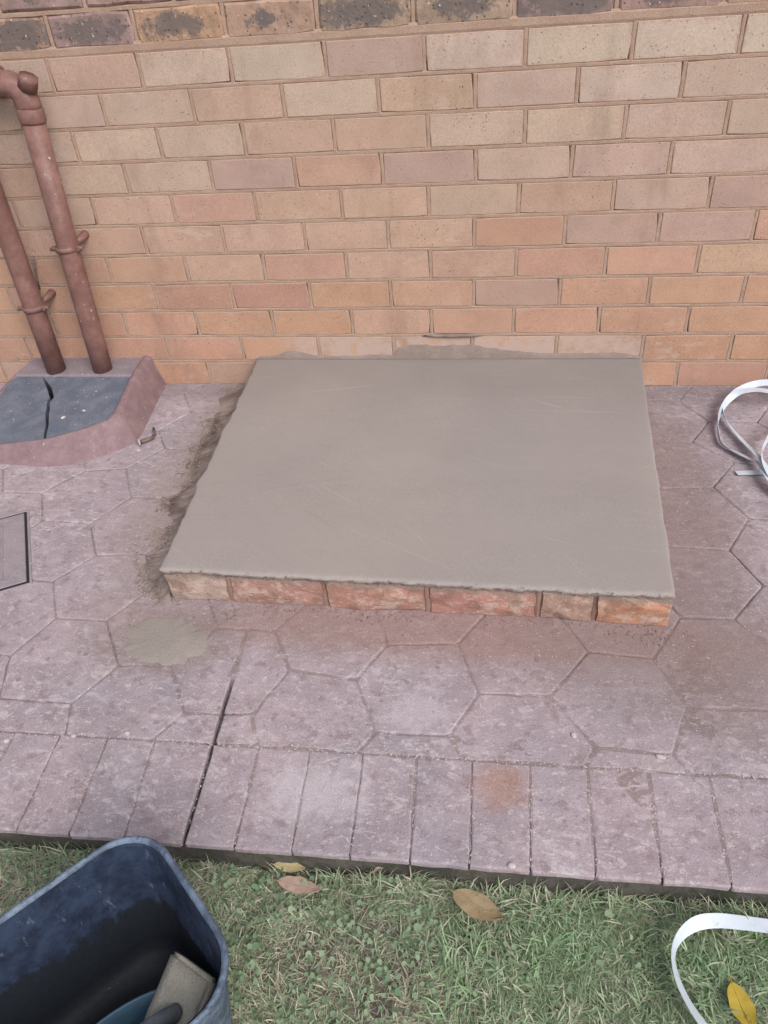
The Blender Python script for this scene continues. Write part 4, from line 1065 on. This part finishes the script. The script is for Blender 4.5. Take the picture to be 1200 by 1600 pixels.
leaf('fallen_leaf', g(584, 1366, LZ), g(615, 1349, LZ), .009, ML2, 'small curled brown leaf propped against the mossy paving edge', LZ + .004, .4, .8)
leaf('fallen_leaf', g(1141, 1537, LZ), g(1178, 1622, LZ), .030, ML3, 'bright yellow leaf with brown spots by the white strap', LZ + .004, .2, .15)

# ------------------------------------------------------------------ lawn: grass, dry thatch, clover
def blades(n, lo, hi, lmin, lmax, wmin, wmax, lean, cols, dens, name, label, seed):
    r = np.random.default_rng(seed)
    x = r.uniform(lo[0], hi[0], n); y = r.uniform(lo[1], hi[1], n)
    y = np.minimum(y, KB(x) - .006 - r.random(n) * .004)
    keep = r.random(n) < dens(x, y)
    du, dv_ = x - TC[0], y - TC[1]; uu = du * TE1[0] + dv_ * TE1[1]; vv_ = du * TE2[0] + dv_ * TE2[1]
    keep &= ~((np.abs(uu) < THX * .86) & (np.abs(vv_) < THY * .86))
    x, y = x[keep], y[keep]; n = len(x)
    z = ground_z(x, y) - .002
    L = r.uniform(lmin, lmax, n); W = r.uniform(wmin, wmax, n); a = r.uniform(0, 6.283, n); le_ = np.clip(r.normal(lean, .28, n), .05, 1.5)
    dx, dy = np.cos(a), np.sin(a); px_, py_ = -dy, dx
    bend = r.uniform(.1, .9, n); tw = r.normal(0, .5, n); side_ = r.normal(0, .25, n)
    V = np.zeros((n, 7, 3)); 
    for k, t in enumerate((0, .38, .72, 1.0)):
        th = le_ + bend * t * .7
        rx = L * t * np.sin(th * .9); rz = L * t * np.cos(np.minimum(th, 1.45))
        cx_ = x + dx * rx + px_ * side_ * L * t * t; cy_ = y + dy * rx + py_ * side_ * L * t * t; cz_ = z + np.maximum(rz, .0015 * t)
        hw = W / 2 * (1.0, .95, .7, 0)[k]
        if k < 3:
            wx, wy, wz = px_ * hw * np.cos(tw), py_ * hw * np.cos(tw), hw * np.sin(tw)
            V[:, 2 * k] = np.stack([cx_ - wx, cy_ - wy, cz_ - wz], 1); V[:, 2 * k + 1] = np.stack([cx_ + wx, cy_ + wy, cz_ + wz], 1)
        else: V[:, 6] = np.stack([cx_, cy_, cz_], 1)
    # nothing may cut into the paving edge
    lim = KB(V[:, :, 0]) - .003; over = (V[:, :, 1] > lim) & (V[:, :, 2] < PZ + .003); V[:, :, 1] = np.where(over, lim, V[:, :, 1])
    b = (np.arange(n) * 7)[:, None]
    quads = np.concatenate([b + np.array([[0, 1, 3, 2]]), b + np.array([[2, 3, 5, 4]])]); tri = b + np.array([[4, 5, 6]])
    me = bpy.data.meshes.new(name); nv = n * 7; nl = quads.size + tri.size; npoly = len(quads) + len(tri)
    me.vertices.add(nv); me.vertices.foreach_set('co', V.ravel())
    me.loops.add(nl); me.loops.foreach_set('vertex_index', np.concatenate([quads.ravel(), tri.ravel()]))
    me.polygons.add(npoly)
    ls = np.concatenate([np.arange(len(quads)) * 4, quads.size + np.arange(len(tri)) * 3]); me.polygons.foreach_set('loop_start', ls)
    try: me.polygons.foreach_set('loop_total', np.concatenate([np.full(len(quads), 4), np.full(len(tri), 3)]))
    except Exception: pass
    me.update(calc_edges=True); me.validate()
    ca = np.array(cols)[r.integers(0, len(cols), n)]; ca = ca * r.uniform(.7, 1.25, (n, 1))
    at = me.color_attributes.new('col', 'FLOAT_COLOR', 'POINT'); at.data.foreach_set('color', np.c_[np.repeat(ca, 7, 0), np.ones(nv)].ravel())
    o = add(name, me, M_GRASS); tag(o, label, None, kind='stuff'); return o
M_GRASS = mat_attr('grass_blades', .6, .38)
GR = [(.36, .44, .28), (.42, .50, .33), (.30, .39, .24), (.52, .55, .40), (.58, .57, .44), (.34, .43, .28)]
DR = [(.64, .60, .48), (.55, .51, .38), (.70, .66, .55), (.46, .43, .32), (.60, .57, .44)]
lo, hi = (-1.0, -1.95), (.85, -1.462)
bare = lambda x, y: np.clip((fbm(x, y, 7, 3, 21) - .30) * 5, .18, 1)
rightness = lambda x: np.clip(.50 + (x + .30) * 1.1, .34, 1)
blades(150000, (-.95, -1.88), (.75, -1.462), .012, .032, .0011, .0023, 1.0, GR, lambda x, y: bare(x, y) * rightness(x), 'grass', 'short matted green lawn grass in front of the paving', 1)
blades(110000, (-.95, -1.88), (.75, -1.462), .010, .030, .0008, .0018, 1.2, DR, lambda x, y: np.clip((fbm(x, y, 11, 3, 33) - .36) * 4, .10, 1), 'dry_grass', 'pale dry grass stems matted through the lawn', 2)
blades(30000, (-1.6, -2.4), (1.3, -1.88), .014, .036, .0013, .0028, .85, GR + DR[:2], bare, 'far_grass', 'sparser lawn grass farther from the paving', 4)
blades(60000, (-2.3, -2.4), (-.95, -1.462), .014, .036, .0013, .0028, .95, GR + DR[:3], bare, 'lawn_grass', 'patchy lawn grass beyond the black tub', 8)
blades(75000, (.75, -2.4), (1.9, -1.462), .018, .042, .0014, .0029, .95, GR + [(.33, .47, .26)] * 6 + DR[:1], lambda x, y: bare(x, y) * 1.0 + .15, 'lawn_grass', 'lawn grass beyond the looped strap', 9)
GB = [(.30, .44, .24), (.36, .50, .29), (.27, .40, .22), (.46, .54, .36)]
blades(26000, (.02, -1.80), (.75, -1.464), .022, .048, .0015, .0029, .95, GB, lambda x, y: np.clip((fbm(x, y, 8, 3, 71) - .36) * 4, .15, 1), 'green_grass', 'longer fresh green grass beside the looped strap', 6)
# longer tufts against the paving edge
blades(5200, (-.9, -1.50), (.75, -1.462), .03, .065, .0012, .0026, .8, GR + DR[:2], lambda x, y: np.clip((fbm(x, y * 0, 7, 2, 40) - .42) * 5, .05, 1) * np.where(x > .12, 1, .5), 'edge_grass', 'longer grass tufts leaning along the paving edge', 3)
def clover(n, seed):
    r = np.random.default_rng(seed); x = r.uniform(lo[0], hi[0], n); y = r.uniform(lo[1], hi[1], n); y = np.minimum(y, KB(x) - .008 - r.random(n) * .006)
    dens = np.clip((fbm(x, y, 6, 3, 52) - .44) * 7, .03, 1) * np.where(x < .12, 1., .35)
    k = r.random(n) < dens; du, dv_ = x - TC[0], y - TC[1]
    k &= ~((np.abs(du * TE1[0] + dv_ * TE1[1]) < THX * .9) & (np.abs(du * TE2[0] + dv_ * TE2[1]) < THY * .9))
    x, y = x[k], y[k]; n = len(x); z = ground_z(x, y) + r.uniform(.006, .024, n); R_ = np.where(r.random(n) < .03, r.uniform(.0045, .0062, n), r.uniform(.0020, .0042, n))
    ang = np.linspace(0, 2 * np.pi, 9)[:-1]; V = np.zeros((n, 9, 3)); a0 = r.uniform(0, 6.28, n); tx = r.normal(0, .38, n); ty = r.normal(0, .38, n)
    V[:, 0] = np.stack([x, y, z - R_ * .18], 1)
    for q, a in enumerate(ang):
        rr = R_ * (1 if q else .55); cx_ = rr * np.cos(a + a0); cy_ = rr * np.sin(a + a0)
        V[:, q + 1] = np.stack([x + cx_, y + cy_, z + cx_ * tx + cy_ * ty], 1)
    lim = KB(V[:, :, 0]) - .003; V[:, :, 1] = np.minimum(V[:, :, 1], lim)
    F = [(b + 0, b + 1 + q, b + 1 + (q + 1) % 8) for b in range(0, n * 9, 9) for q in range(8)]
    me = mesh('clover', V.reshape(-1, 3), F, True)
    C_ = np.array([(.23, .33, .20), (.27, .37, .23), (.20, .30, .18), (.31, .40, .26)])[r.integers(0, 4, n)] * r.uniform(.75, 1.25, (n, 1))
    at = me.color_attributes.new('col', 'FLOAT_COLOR', 'POINT'); at.data.foreach_set('color', np.c_[np.repeat(C_, 9, 0), np.ones(n * 9)].ravel())
    o = add('clover', me, M_GRASS); tag(o, 'small round clover leaves spread through the lawn', None, kind='stuff')
clover(8000, 5)
